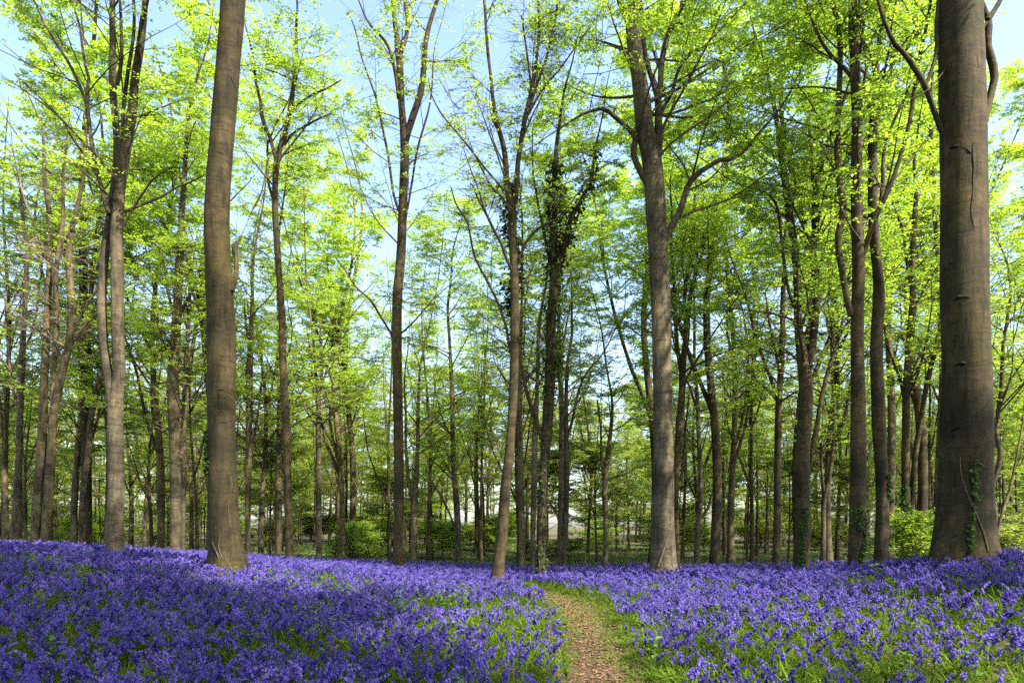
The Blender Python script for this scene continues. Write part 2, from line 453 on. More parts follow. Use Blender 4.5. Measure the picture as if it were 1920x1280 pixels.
def crown(rng, stems, n1, l1, n2, n3, k, size, zb, zt, el=(0.45, 0.95), bias=None, twig_r=0.004, leafy=1.0, sec_geo=True, twig_geo=True, keep=None):
    """branches grown from stems [(P [n,3], R [n])] between heights zb and zt, with leaf sprays"""
    allP, allR, wts = [], [], []
    for P, R in stems:
        m = np.linspace(0, 1, 80)
        f = m * (len(P) - 1); kk = np.clip(f.astype(int), 0, len(P) - 2); u = (f - kk)[:, None]
        q = P[kk] * (1 - u) + P[kk + 1] * u; r = R[kk] * (1 - u[:, 0]) + R[kk + 1] * u[:, 0]
        seg = np.linalg.norm(P[-1] - P[0]) / 80
        allP.append(q); allR.append(r); wts.append(np.full(80, seg))
    allP = np.concatenate(allP); allR = np.concatenate(allR); wts = np.concatenate(wts)
    wts = wts * ((allP[:, 2] > zb) & (allP[:, 2] < zt))
    if wts.sum() <= 0:
        return None
    ids = rng.choice(len(allP), n1, p=wts / wts.sum())
    st = allP[ids]; sr = allR[ids]
    az = np.arange(n1) * 2.39996 + rng.uniform(0, 0.9, n1)
    e = rng.uniform(el[0], el[1], n1)
    d = np.stack([np.cos(az) * np.cos(e), np.sin(az) * np.cos(e), np.sin(e)], 1)
    if bias is not None:
        d = nrm(d + np.asarray(bias))
    h = np.clip((st[:, 2] - zb) / max(zt - zb, 0.1), 0, 1)
    ln = rng.uniform(l1[0], l1[1], n1) * (1.0 - 0.55 * h)
    r0 = np.clip(np.minimum(sr * 0.42, 0.011 * ln + 0.006), 0.008, 0.09)
    P1 = grow(rng, st, d, ln, 9, 0.10, 0.085)
    t9 = np.linspace(0, 1, 9)
    parts = [tubes(P1, r0[:, None] * (1 - 0.85 * t9)[None], 5)]
    t = np.sort(rng.uniform(0.22, 1.0, (n1, n2)), 1)
    p2, T2 = pick(P1, t)
    d2 = side_dirs(rng, T2, n2, 0.85, 0.55)
    l2 = (ln[:, None] * 0.48 * (1.15 - 0.75 * t) * rng.uniform(0.6, 1.2, t.shape)).ravel()
    P2 = grow(rng, p2.reshape(-1, 3), d2.reshape(-1, 3), l2, 5, 0.05, 0.11)
    r2 = np.clip(0.0055 * l2 + twig_r, 0.003, 0.02)
    if sec_geo:
        parts.append(tubes(P2, r2[:, None] * (1 - 0.8 * np.linspace(0, 1, 5))[None], 3))
    B2 = len(P2)
    t3 = np.sort(rng.uniform(0.12, 1.0, (B2, n3)), 1)
    p3, T3 = pick(P2, t3)
    d3 = side_dirs(rng, T3, n3, 0.8, 0.5)
    l3 = (rng.uniform(0.28, 0.75, t3.shape) * (1.1 - 0.4 * t3)).ravel()
    P3 = grow(rng, p3.reshape(-1, 3), d3.reshape(-1, 3), l3, 3, -0.12, 0.10)
    if twig_geo:
        parts.append(tubes(P3[:, ::2], np.full((len(P3), 2), twig_r) * np.array([1.0, 0.5]), 3))
    bv, bq = join(parts)
    lv = None
    if leafy > 0 and k > 0:
        if leafy < 1:
            P3 = P3[rng.random(len(P3)) < leafy]
        B3 = len(P3)
        t4 = np.clip((np.arange(k)[None] + rng.uniform(0.1, 0.9, (B3, k))) / k, 0, 1)
        p4, T4 = pick(P3, t4)
        d4 = side_dirs(rng, T4, k, 0.95, 0.7)
        b = p4.reshape(-1, 3); d = d4.reshape(-1, 3)
        if keep is not None:
            msk = keep(b); b = b[msk]; d = d[msk]
        lv = leaves(rng, b, d, size)
    return (bv, bq), lv

# ------------------------------------------------------------------ the traced trees
def px(x, y, D):
    return np.array([(x - CX) / FPX * D, D, CAMZ - (y - HY) / FPX * D])

def trunk_mesh(name, P, R, sides, mat, rng, lump=0.05, flare=None, buttress=0.0):
    """one stem: rings along P with lumps, wrinkle rings and a flared root collar with buttresses"""
    n = len(P)
    T = np.gradient(P, axis=0); T = nrm(T)
    U = nrm(np.cross(T, np.array([0, 1.0, 0.0])[None])); V = np.cross(T, U)
    a = np.arange(sides) * 2 * PI / sides
    ph = rng.uniform(0, 6.28, 6)
    z = P[:, 2] - P[0, 2]
    lum = 1 + lump * (np.sin(a[None] * 2 + ph[0] + z[:, None] * 0.7) * 0.6 + np.sin(a[None] * 3 + ph[1] - z[:, None] * 0.9) * 0.5
                      + np.sin(z[:, None] * 2.3 + ph[2]) * 0.25 + np.sin(z[:, None] * 5.1 + a[None] + ph[3]) * 0.2)
    lum = lum + rng.normal(0, lump * 0.12, lum.shape)
    if buttress:
        w = np.exp(-np.maximum(z, 0) / 0.5)[:, None]
        lum = lum + buttress * w * np.maximum(0, np.sin(a[None] * 5 + ph[4]) * 0.7 + np.sin(a[None] * 3 + ph[5]) * 0.5)
    ring = U[:, None] * np.cos(a)[None, :, None] + V[:, None] * np.sin(a)[None, :, None]
    v = P[:, None] + ring * (R[:, None] * lum)[..., None]
    idx = np.arange(n * sides).reshape(n, sides)
    q = np.stack([idx[:-1], np.roll(idx, -1, 1)[:-1], np.roll(idx, -1, 1)[1:], idx[1:]], -1).reshape(-1, 4)
    v = np.concatenate([v.reshape(-1, 3), P[-1:] + T[-1:] * R[-1]])
    cap = np.stack([idx[-1], np.roll(idx[-1], -1), np.full(sides, n * sides)], -1)
    return mesh_from(name, v, tris=cap, quads=q, mat=mat, smooth=True)

TREES = {}
def trace(pts, D, rng, m, top=None, wob=0.0):
    """photo trace (x, y, width in photo pixels) at distance D -> stem points and radii in metres"""
    P = np.array([px(x, y, D) for x, y, w in pts]); R = np.array([w / FPX * D * 0.5 for x, y, w in pts])
    if top is not None:
        top = max(top, P[-1, 2] + 3.0)
        d = nrm(P[-1] - P[max(-3, -len(P))]); r = R[-1]
        d = nrm(d * 0.6 + np.array([0, 0, 0.8]))
        k = 4; s = (top - P[-1, 2]) / k
        for i in range(1, k + 1):
            d = nrm(d + rng.normal(0, 0.10, 3))
            P = np.vstack([P, P[-1] + d * s]); R = np.append(R, r * (1 - i / k * 0.85))
    S = catmull(np.column_stack([P, R]), m)
    if wob:
        z = S[:, 2]; f = np.clip((z - z[0]) / 3, 0, 1)
        dy = wob * f * (np.sin(z * 0.45 + rng.uniform(0, 6)) + 0.5 * np.sin(z * 1.1 + rng.uniform(0, 6)))
        k = (S[:, 1] + dy) / S[:, 1]
        # a bend towards or away from the viewer, keeping the traced outline
        S[:, 0] *= k; S[:, 1] += dy; S[:, 2] = CAMZ + (S[:, 2] - CAMZ) * k
    return S[:, :3], np.maximum(S[:, 3], 0.006)

def beech(key, label, D, pts, limbs=(), mat=None, seed=0, top=21.0, zb=7.0, n1=26, l1=(2.2, 4.6), n2=7, n3=6, k=9, size=0.088,
          leaf=None, sides=14, buttress=0.12, leafy=1.0, el=(0.35, 0.95), bias=None, group=None, limb_crown=True, lump=0.05, twig=None, zt=None):
    rng = np.random.default_rng(1000 + seed)
    mat = mat or M_BARK; leaf = leaf or M_LEAF
    x0, y0, w0 = pts[0]
    base = px(x0, y0, D)
    g = float(gz(base[0], base[1])[0])
    root = bpy.data.objects.new("beech_tree", None); C.objects.link(root)
    root.location = (base[0], base[1], g); root.empty_display_size = 0.5
    root["label"] = label; root["category"] = "tree"
    if group: root["group"] = group
    P, R = trace(pts, D, rng, 64, top, wob=0.10)
    # carry the foot down into the soil
    if P[0, 2] > g - 0.05:
        foot = np.array([P[0, 0], P[0, 1], g - 0.12])
        P = np.vstack([foot, P]); R = np.append(R[0] * 1.12, R)
    org = np.array(root.location)
    tr = obj("trunk", trunk_mesh("trunk", P - org, R, sides, mat, rng, lump, buttress=buttress), root)
    stems = [(P, R)]
    for L in limbs:
        (x2, y2, w2), (x1, y1, w1) = L[-2], L[-1]
        if w1 > 2 and L[-1][1] < 900 and len(L) > 4:
            f = 75.0 / max(math.hypot(x1 - x2, y1 - y2), 1)
            L = list(L) + [(x1 + (x1 - x2) * f + rng.uniform(-8, 8), y1 + (y1 - y2) * f - 10, w1 * 0.55), (x1 + (x1 - x2) * f * 2 + rng.uniform(-25, 25), y1 + (y1 - y2) * f * 2 - 30, 0.8)]
        lp, lr = trace(L, D, rng, 26, None)
        tt = np.linspace(0, 1, len(lp)); ll = np.linalg.norm(lp[-1] - lp[0])
        if len(L) > 5:
            for ax in (0, 2):
                lp[:, ax] += 0.010 * ll * tt * (np.sin(tt * 9 + rng.uniform(0, 6)) + 0.7 * np.sin(tt * 19 + rng.uniform(0, 6)))
        # root the limb on the nearest stem so that it joins in depth as well
        best = None
        for sp, sr in stems:
            dd = np.hypot(sp[:, 0] - lp[0, 0], sp[:, 2] - lp[0, 2]); j = int(np.argmin(dd))
            if best is None or dd[j] < best[0]: best = (dd[j], sp[j, 1])
        dy = best[1] - lp[0, 1] + np.linspace(0, 1, len(lp)) ** 1.3 * rng.uniform(-0.9, 0.9) * min(1.0, np.linalg.norm(lp[-1] - lp[0]) / 3)
        kf = (lp[:, 1] + dy) / lp[:, 1]
        lp = np.column_stack([lp[:, 0] * kf, lp[:, 1] + dy, CAMZ + (lp[:, 2] - CAMZ) * kf])
        obj("limb", trunk_mesh("limb", lp - org, lr, 8 if lr[0] > 0.04 else 6, mat, rng, 0.06), tr)
        stems.append((lp, lr))
    if n1:
        c = crown(rng, stems if limb_crown else stems[:1], n1, l1, n2, n3, k, size, zb, zt or top, el=el, bias=bias, leafy=leafy)
        if c:
            (bv, bq), lv = c
            obj("branchwork", mesh_from("branchwork", bv - org, quads=bq, mat=twig or M_TWIG), root, kind="stuff")
            if lv:
                obj("crown", mesh_from("crown", lv[0] - org, tris=lv[1], mat=leaf, rnd=lv[2]), root, kind="stuff")
    TREES[key] = (root, stems)
    return root

GR = "beeches along the crest of the bluebell bank"
beech("left_big", "stout smooth grey-brown beech trunk bowing left, with a broken branch stub on it", 15,
      [(428, 1092, 86), (429, 1072, 76), (428, 1050, 67), (422, 1000, 59), (418, 900, 53), (415, 800, 50), (415, 700, 50), (414, 600, 50), (409, 500, 46), (407, 400, 45), (413, 300, 44), (421, 200, 44), (429, 100, 43), (437, 0, 43), (442, -120, 38)],
      [[(434, 545, 12), (442, 515, 9), (443, 480, 9), (441, 462, 11), (446, 453, 6)]],
      M_BARK_BIG, 1, top=24, zb=13.0, n1=40, l1=(3.5, 6.5), sides=26, buttress=0.30, lump=0.035, limb_crown=False)
beech("right_big", "massive old beech trunk with dark cracks and scars, flaring into the bluebells", 13,
      [(1804, 1088, 132), (1805, 1066, 119), (1805, 1045, 109), (1807, 1000, 99), (1810, 900, 89), (1812, 800, 85), (1813, 700, 80), (1808, 550, 80), (1807, 400, 78), (1805, 200, 75), (1801, 0, 72), (1800, -150, 66), (1796, -400, 48)],
      [[(1787, 290, 13), (1782, 280, 11), (1766, 246, 10), (1745, 190, 9), (1735, 160, 10), (1712, 122, 9), (1700, 104, 8), (1680, 85, 8), (1665, 60, 7), (1650, 25, 6), (1640, -20, 6)],
       [(1735, 160, 8), (1747, 131, 7), (1757, 92, 7), (1755, 50, 6), (1760, 0, 5), (1762, -60, 4)],
       [(1838, 255, 17), (1846, 222, 15), (1857, 183, 14), (1866, 140, 14), (1858, 112, 15), (1850, 90, 14), (1851, 55, 14), (1852, 38, 12), (1843, 10, 9), (1838, -20, 8)],
       [(1852, 38, 11), (1863, 22, 9), (1880, -8, 8), (1890, -40, 6)],
       [(1852, 40, 6), (1836, 62, 5), (1820, 77, 5), (1800, 101, 5), (1777, 128, 3)]],
      M_BARK_BIG, 2, top=24, zb=12.0, n1=46, l1=(4.0, 7.5), sides=30, buttress=0.28, lump=0.03, limb_crown=False)
beech("fork_centre", "pale sunlit beech trunk forking high into several upright stems, with a crooked limb", 18,
      [(1243, 1086, 64), (1243, 1070, 54), (1243, 1045, 48), (1242, 1000, 43), (1244, 900, 40), (1244, 800, 37), (1242, 700, 36), (1240, 600, 36), (1235, 500, 36), (1230, 400, 37), (1226, 340, 37), (1221, 290, 37), (1210, 245, 34), (1205, 200, 33), (1199, 150, 29), (1191, 100, 28), (1186, 50, 26), (1189, 0, 22), (1192, -80, 17)],
      [[(1231, 300, 18), (1235, 270, 17), (1234, 220, 15), (1232, 190, 12), (1225, 160, 10), (1217, 125, 10), (1210, 80, 9), (1205, 40, 8), (1200, -10, 7)],
       [(1233, 200, 12), (1238, 165, 11), (1240, 120, 11), (1247, 85, 11), (1258, 50, 11), (1272, 20, 10), (1284, -20, 9)],
       [(1240, 215, 6), (1247, 195, 6), (1258, 180, 6), (1270, 140, 6), (1290, 105, 6), (1315, 90, 5), (1340, 65, 4), (1362, 46, 3)],
       [(1180, 42, 16), (1172, 25, 14), (1163, 5, 12), (1156, -30, 9)],
       [(1214, 342, 16), (1206, 330, 14), (1195, 310, 12), (1187, 285, 12), (1190, 256, 11), (1178, 241, 9), (1155, 222, 8), (1130, 206, 7), (1105, 211, 5), (1080, 222, 4), (1060, 236, 3)],
       [(1247, 447, 16), (1262, 420, 14), (1280, 385, 12), (1290, 352, 11), (1310, 325, 11), (1330, 312, 9), (1346, 302, 9), (1375, 300, 7), (1400, 280, 6), (1422, 250, 5), (1452, 208, 4)]],
      M_BARK_GREY, 3, top=22, zb=9.0, n1=50, sides=20, buttress=0.22, lump=0.05, bias=(0.45, 0.1, 0), l1=(2.6, 5.4), size=0.095)
beech("straight_dark", "tall straight dark trunk dividing high up into a narrow Y, beside the leaning beech", 20,
      [(747, 1092, 28), (747, 1075, 24), (748, 1000, 21), (748, 900, 19), (747, 800, 19), (745, 700, 18), (744, 600, 18), (745, 550, 18), (750, 500, 17), (755, 400, 17), (757, 350, 17), (759, 290, 17), (757, 245, 15), (753, 200, 13), (751, 150, 13), (748, 100, 12), (741, 50, 9), (737, 0, 8)],
      [[(760, 265, 14), (766, 243, 13), (775, 215, 13), (787, 180, 12), (793, 140, 11), (797, 100, 10), (805, 60, 9), (812, 30, 8), (821, -10, 7)],
       [(752, 98, 9), (760, 75, 8), (765, 50, 8), (760, 0, 7), (757, -30, 6)],
       [(748, 185, 8), (742, 140, 7), (735, 110, 6), (725, 82, 6), (710, 62, 5), (697, 45, 4)],
       [(748, 395, 6), (740, 370, 5), (733, 330, 5), (725, 280, 5), (715, 230, 4), (705, 190, 4), (690, 130, 3), (670, 80, 3), (655, 30, 2)],
       [(755, 440, 5), (763, 400, 4), (771, 350, 4), (781, 290, 4), (795, 230, 4), (806, 180, 3), (812, 150, 3)],
       [(746, 665, 3), (732, 625, 4), (718, 600, 4), (695, 565, 4), (672, 540, 3), (645, 505, 3), (628, 480, 2)]],
      M_BARK, 4, top=21, zb=7.0, n1=46, leafy=0.4, l1=(1.6, 3.6))
beech("leaning", "sunlit brown leaning beech trunk forking into a broom of fine upright branches", 17,
      [(930, 1100, 32), (932, 1083, 26), (935, 1050, 23), (941, 1000, 22), (949, 900, 20), (955, 850, 18), (959, 800, 17), (964, 700, 17), (965, 650, 17), (965, 550, 16), (964, 500, 16), (961, 450, 16), (960, 400, 15), (956, 375, 14), (950, 345, 13), (948, 300, 11), (942, 265, 10), (933, 235, 9), (926, 200, 8), (921, 150, 6), (915, 100, 6), (911, 50, 5), (908, 0, 5)],
      [[(962, 395, 12), (968, 365, 11), (970, 330, 10), (972, 300, 10), (979, 260, 10), (987, 220, 10), (995, 190, 10), (999, 150, 8), (1002, 100, 6), (1008, 40, 5), (1012, -20, 4)],
       [(968, 492, 6), (974, 483, 6), (985, 455, 6), (1000, 436, 5), (1020, 421, 5), (1045, 410, 4), (1060, 395, 3)],
       [(957, 660, 5), (945, 600, 5), (935, 570, 5), (915, 530, 5), (900, 500, 4), (880, 440, 4), (870, 410, 3), (855, 380, 3), (845, 350, 2)],
       [(952, 370, 5), (935, 345, 4), (905, 310, 4), (885, 285, 4), (860, 255, 4), (845, 235, 3), (825, 205, 3), (812, 180, 2), (806, 150, 2)],
       [(950, 475, 4), (930, 440, 4), (910, 400, 3), (893, 365, 3), (885, 345, 2)],
       [(995, 195, 7), (1006, 160, 5), (1020, 120, 5), (1034, 70, 4), (1045, 10, 3)],
       [(990, 215, 6), (1010, 180, 5), (1040, 140, 4), (1070, 100, 3), (1100, 60, 3)],
       [(997, 175, 6), (992, 130, 4), (985, 80, 4), (978, 30, 3)]],
      M_BARK, 5, top=19, zb=7.0, n1=54, l1=(1.6, 3.6), leafy=0.22, el=(0.7, 1.25), n2=9)
beech("ivy_tree", "dark ivy-wrapped trunk with a low left fork and ivy bushing out at the top", 19,
      [(1015, 1098, 26), (1015, 1080, 21), (1015, 1000, 19), (1019, 900, 18), (1022, 850, 18), (1026, 800, 20), (1029, 750, 20), (1032, 700, 20), (1033, 600, 19), (1037, 550, 17), (1038, 500, 15), (1040, 400, 12), (1040, 350, 11), (1042, 300, 9), (1045, 260, 7), (1050, 225, 5)],
      [[(1016, 822, 10), (1010, 802, 9), (1003, 785, 8), (995, 760, 8), (990, 740, 7), (982, 700, 6), (975, 668, 5), (972, 630, 4)],
       [(1042, 520, 12), (1052, 485, 11), (1061, 450, 10), (1072, 405, 9), (1090, 372, 8), (1105, 340, 7), (1115, 300, 6), (1121, 266, 4)],
       [(1034, 520, 7), (1028, 480, 6), (1018, 430, 6), (1010, 390, 5), (1006, 350, 4)]],
      M_BARK, 6, top=13, zb=8.0, n1=18, l1=(1.0, 2.4), leafy=0.3)
beech("fork_left", "beech dividing low into two dark upright trunks with paler stems above", 17,
      [(215, 1046, 40), (215, 1030, 33), (215, 1000, 30), (217, 900, 27), (216, 800, 28), (217, 760, 27), (219, 735, 24), (224, 700, 22), (222, 650, 22), (220, 600, 22), (220, 550, 22), (220, 500, 22), (218, 450, 22), (221, 400, 20), (226, 350, 16), (234, 300, 16), (241, 250, 17), (249, 200, 16), (253, 150, 14), (261, 100, 14), (267, 55, 13), (272, 0, 10)],
      [[(212, 765, 20), (207, 720, 19), (202, 695, 18), (195, 650, 16), (192, 600, 16), (192, 550, 16), (195, 500, 16), (199, 450, 16), (204, 405, 17), (208, 350, 15), (212, 300, 14), (215, 250, 13), (216, 200, 13), (217, 150, 13), (218, 100, 12), (214, 50, 11), (213, -10, 9)],
       [(204, 402, 9), (199, 388, 9), (195, 365, 8), (182, 320, 8), (172, 270, 8), (166, 220, 7), (162, 180, 7), (165, 150, 6), (155, 120, 5), (150, 90, 5), (148, 50, 4), (138, 0, 4)],
       [(164, 205, 6), (155, 175, 6), (140, 140, 6), (115, 95, 5), (95, 60, 5), (70, 18, 4), (55, -10, 3)],
       [(227, 330, 7), (229, 270, 7), (232, 205, 7), (239, 150, 7), (245, 80, 6), (250, -10, 5)],
       [(220, 160, 7), (227, 120, 7), (228, 70, 6), (225, 0, 5)],
       [(182, 330, 4), (170, 310, 4), (155, 285, 4), (140, 265, 4), (110, 220, 3), (90, 200, 3), (60, 165, 3), (30, 140, 2)],
       [(232, 425, 5), (245, 400, 4), (265, 365, 4), (290, 335, 4), (318, 318, 3), (345, 312, 2)]],
      M_BARK_GREY, 7, top=20, zb=9.5, n1=34, leafy=0.7)
beech("slim", "slender wavy brown trunk opening into a small V of branches, beside the stout bowing beech", 22,
      [(543, 1068, 19), (543, 1050, 16), (542, 1000, 15), (539, 900, 15), (537, 800, 14), (534, 750, 14), (532, 700, 14), (529, 650, 13), (529, 600, 13), (526, 550, 12), (522, 500, 12), (519, 450, 12), (516, 400, 12), (516, 350, 11), (520, 300, 11), (526, 275, 9), (532, 262, 9), (537, 240, 9), (542, 215, 9), (548, 180, 8), (552, 140, 7), (556, 105, 6)],
      [[(519, 305, 8), (512, 278, 7), (508, 262, 7), (497, 238, 7), (490, 214, 7), (488, 190, 6), (478, 150, 5), (472, 110, 4)],
       [(513, 375, 6), (507, 358, 5), (502, 335, 5), (502, 300, 5), (503, 268, 4), (508, 258, 4)],
       [(533, 272, 5), (550, 250, 4), (570, 238, 4), (600, 222, 3), (625, 212, 2)],
       [(541, 215, 5), (560, 195, 4), (585, 178, 4), (615, 165, 3), (640, 150, 2)]],
      M_BARK, 8, top=19, zb=9.5, n1=30, leafy=0.8)
beech("post_right", "straight olive post-like trunk with a wavy second stem rising close beside it", 17,
      [(1606, 1088, 42), (1606, 1070, 34), (1608, 1000, 29), (1609, 900, 28), (1609, 800, 27), (1608, 700, 25), (1607, 650, 24), (1608, 580, 22), (1609, 550, 22), (1610, 500, 22), (1608, 450, 20), (1607, 400, 20), (1606, 300, 19), (1607, 200, 19), (1604, 150, 18), (1602, 100, 17), (1600, 50, 17), (1599, 0, 16)],
      [[(1597, 592, 14), (1590, 570, 12), (1585, 540, 12), (1579, 500, 12), (1573, 450, 12), (1575, 420, 13), (1582, 398, 13), (1580, 380, 13), (1573, 350, 12), (1569, 320, 11), (1567, 280, 11), (1570, 230, 11), (1571, 180, 11), (1572, 120, 11), (1572, 60, 10), (1568, -10, 9)],
       [(1614, 488, 11), (1622, 465, 11), (1632, 430, 10), (1645, 400, 10), (1656, 380, 10), (1670, 352, 9), (1690, 290, 8), (1705, 230, 8), (1715, 180, 8), (1722, 130, 7), (1730, 60, 6), (1739, -10, 5)],
       [(1601, 152, 7), (1585, 130, 6), (1565, 110, 6), (1545, 85, 6), (1530, 60, 5), (1515, 25, 4), (1505, -10, 3)],
       [(1612, 100, 6), (1620, 40, 5), (1630, -20, 4)]],
      M_BARK, 9, top=20, zb=8.0, n1=56, lump=0.05, bias=(-0.25, 0.1, 0), l1=(2.6, 5.2), size=0.095)
beech("kinked", "kinked brown trunk bending right at mid height beside the straight olive post-like trunk", 18,
      [(1648, 1088, 33), (1649, 1070, 27), (1654, 1000, 25), (1654, 900, 23), (1651, 850, 23), (1648, 800, 24), (1646, 750, 23), (1643, 650, 21), (1645, 600, 20), (1648, 560, 20), (1645, 500, 18), (1640, 450, 18), (1637, 400, 18), (1637, 350, 18), (1636, 300, 17), (1636, 250, 16), (1639, 200, 13), (1642, 150, 11), (1645, 110, 10), (1650, 70, 9), (1655, 30, 9), (1660, -10, 8)],
      [[(1636, 235, 10), (1631, 195, 10), (1626, 180, 8), (1620, 168, 7), (1624, 130, 6), (1616, 80, 5), (1612, 40, 5)],
       [(1642, 160, 6), (1632, 105, 6), (1622, 85, 5), (1615, 65, 5), (1612, 45, 4)],
       [(1650, 395, 8), (1655, 350, 8), (1657, 300, 7), (1665, 260, 6), (1680, 215, 5), (1690, 190, 4)]],
      M_BARK, 10, top=20, zb=9.5, n1=30)
beech("fork_right", "greenish beech trunk splitting at mid height into two curved stems, thin third stem lower", 20,
      [(1502, 1090, 34), (1502, 1072, 28), (1506, 1000, 28), (1504, 900, 25), (1508, 800, 25), (1511, 750, 25), (1508, 700, 23), (1504, 670, 21), (1500, 640, 18), (1496, 600, 15), (1496, 550, 15), (1493, 500, 14), (1488, 450, 14), (1480, 400, 13), (1474, 350, 13), (1466, 300, 12), (1460, 250, 9)],
      [[(1512, 695, 18), (1518, 665, 16), (1523, 640, 15), (1529, 600, 14), (1531, 550, 15), (1529, 500, 14), (1529, 450, 14), (1531, 400, 14), (1534, 350, 13), (1542, 300, 12), (1554, 255, 10), (1562, 215, 8), (1568, 170, 6)],
       [(1511, 915, 10), (1516, 890, 9), (1520, 860, 9), (1527, 820, 9), (1535, 780, 9), (1541, 750, 9), (1550, 720, 8), (1558, 690, 8), (1568, 645, 7), (1576, 600, 6), (1583, 560, 5)],
       [(1489, 575, 6), (1478, 540, 6), (1470, 490, 6), (1465, 450, 5), (1460, 410, 5), (1450, 380, 5), (1430, 360, 4), (1410, 352, 3)],
       [(1524, 350, 6), (1521, 300, 6), (1518, 260, 5), (1516, 220, 4)]],
      M_BARK, 11, top=18, zb=5.5, n1=56, sides=16, size=0.095, bias=(-0.2, 0.1, 0))

# second rank: slimmer traced trunks
beech("twin_l", "pair of crossing olive trunks grown from one stool, behind the left bluebells", 24,
      [(66, 1034, 22), (66, 1015, 18), (70, 950, 18), (74, 900, 17), (80, 800, 15), (83, 700, 14), (86, 640, 13), (89, 600, 12), (90, 550, 12), (94, 500, 11), (93, 450, 10), (92, 400, 9), (84, 340, 7), (82, 280, 5)],
      [[(82, 1030, 20), (84, 1015, 17), (90, 940, 17), (97, 860, 16), (101, 800, 15), (108, 730, 15), (114, 690, 14), (122, 650, 13), (128, 600, 14), (130, 550, 13), (130, 500, 11), (135, 440, 9), (146, 390, 7), (155, 350, 6)],
       [(100, 780, 9), (100, 700, 10), (106, 620, 10), (108, 560, 9), (108, 480, 8), (112, 420, 7), (116, 360, 5)],
       [(92, 500, 7), (82, 470, 6), (66, 430, 5), (52, 390, 4), (40, 350, 3)],
       [(128, 640, 7), (140, 610, 6), (160, 575, 5), (180, 545, 4), (200, 525, 3), (225, 505, 2)],
       [(124, 660, 6), (150, 620, 5), (180, 590, 4), (215, 560, 3), (245, 530, 2)]],
      M_BARK_FAR, 12, top=15, zb=7, n1=40, leafy=0.12, l1=(1.5, 3.5), twig=M_TWIG_PALE, n3=5)
beech("col_l", "upright mossy trunk with leafy sprays along it, between low-dividing and stout bowing beeches", 24,
      [(328, 1062, 23), (328, 1040, 20), (329, 950, 19), (328, 850, 19), (326, 780, 20), (325, 700, 20), (328, 650, 17), (331, 600, 17), (334, 550, 15), (336, 500, 14), (339, 450, 13), (341, 400, 11), (345, 350, 9), (348, 300, 8)],
      [[(335, 870, 8), (340, 850, 6), (345, 800, 7), (350, 760, 6), (352, 700, 5), (350, 640, 4)],
       [(338, 590, 6), (352, 560, 5), (368, 530, 4), (380, 510, 3)],
       [(331, 600, 6), (318, 560, 5), (308, 500, 4), (296, 450, 3)]],
      M_BARK_FAR, 13, top=20, zb=3.6, n1=46, l1=(1.8, 3.8))
beech("col_l2", "pale sunlit slim trunk close beside the mossy upright trunk with leafy sprays", 25,
      [(344, 1055, 13), (343, 1035, 11), (343, 950, 10), (345, 880, 10), (344, 800, 9), (346, 730, 8), (350, 650, 7), (356, 560, 6)], (), M_BARK_GREY, 14, top=15, zb=5, n1=20, sides=8, buttress=0)
beech("edge_l", "grey slightly leaning trunk among pale bare twigs, beyond the pair of crossing trunks", 26,
      [(28, 1034, 24), (29, 1012, 20), (32, 940, 15), (35, 880, 12), (37, 800, 11), (40, 700, 12), (44, 620, 10), (48, 540, 8), (50, 450, 6)],
      [[(31, 760, 6), (20, 700, 5), (14, 640, 4), (10, 560, 3)]], M_BARK_GREY, 15, top=16, zb=6, n1=30, leafy=0.3, twig=M_TWIG_PALE, buttress=0)
beech("lean_l", "thin dark trunk leaning right and ivy-topped, between twin trunks and the low-forking beech", 26,
      [(153, 1048, 14), (154, 1030, 12), (154, 960, 11), (158, 900, 10), (166, 850, 11), (170, 790, 10), (176, 755, 11), (184, 725, 11), (188, 690, 9), (189, 640, 7), (190, 590, 5)],
      [[(174, 800, 4), (184, 785, 4), (200, 760, 3)]], M_BARK_FAR, 16, top=14, zb=5, n1=22, sides=10, buttress=0)
beech("behind_slim", "straight dark trunk right behind the slender wavy brown trunk", 28,
      [(522, 1062, 14), (522, 1045, 13), (522, 950, 12), (523, 850, 11), (524, 760, 10), (523, 690, 8), (523, 600, 7), (521, 520, 5)], (), M_BARK_FAR, 17, top=19, zb=5, n1=34, sides=10, buttress=0)
beech("by_big_l", "slim twisting trunk rising close on the right of the stout bowing beech", 26,
      [(464, 1058, 14), (464, 1040, 12), (465, 950, 11), (466, 880, 12), (467, 800, 12), (468, 700, 12), (470, 640, 10), (473, 570, 7), (474, 500, 5)],
      [[(470, 860, 5), (480, 800, 5), (487, 750, 4), (492, 700, 3)], [(466, 640, 5), (460, 600, 4), (458, 560, 3)]], M_BARK_FAR, 18, top=17, zb=4, n1=36, sides=10, buttress=0)
beech("pale_mid", "pale peeling slim trunk between the slender wavy trunk and the straight dark Y trunk", 28,
      [(598, 1072, 13), (598, 1055, 12), (598, 980, 11), (597, 900, 10), (597, 800, 10), (597, 740, 9), (592, 700, 6), (588, 640, 5)],
      [[(598, 760, 6), (603, 720, 6), (603, 660, 5), (600, 600, 4)]], M_BARK_GREY, 19, top=17, zb=4.5, n1=34, sides=10, buttress=0)
beech("stem_850", "pale curved trunk under a bright leafy bough, left of the leaning sunlit beech", 28,
      [(859, 1084, 17), (858, 1068, 15), (858, 980, 12), (855, 930, 11), (851, 880, 9), (849, 820, 8), (848, 760, 9), (846, 700, 8), (843, 640, 6), (840, 570, 5)],
      [[(858, 1010, 4), (842, 960, 4), (824, 925, 4), (806, 895, 3), (796, 870, 2)]], M_BARK_GREY, 20, top=15, zb=3.2, n1=44, sides=10, l1=(2.0, 3.8), buttress=0)
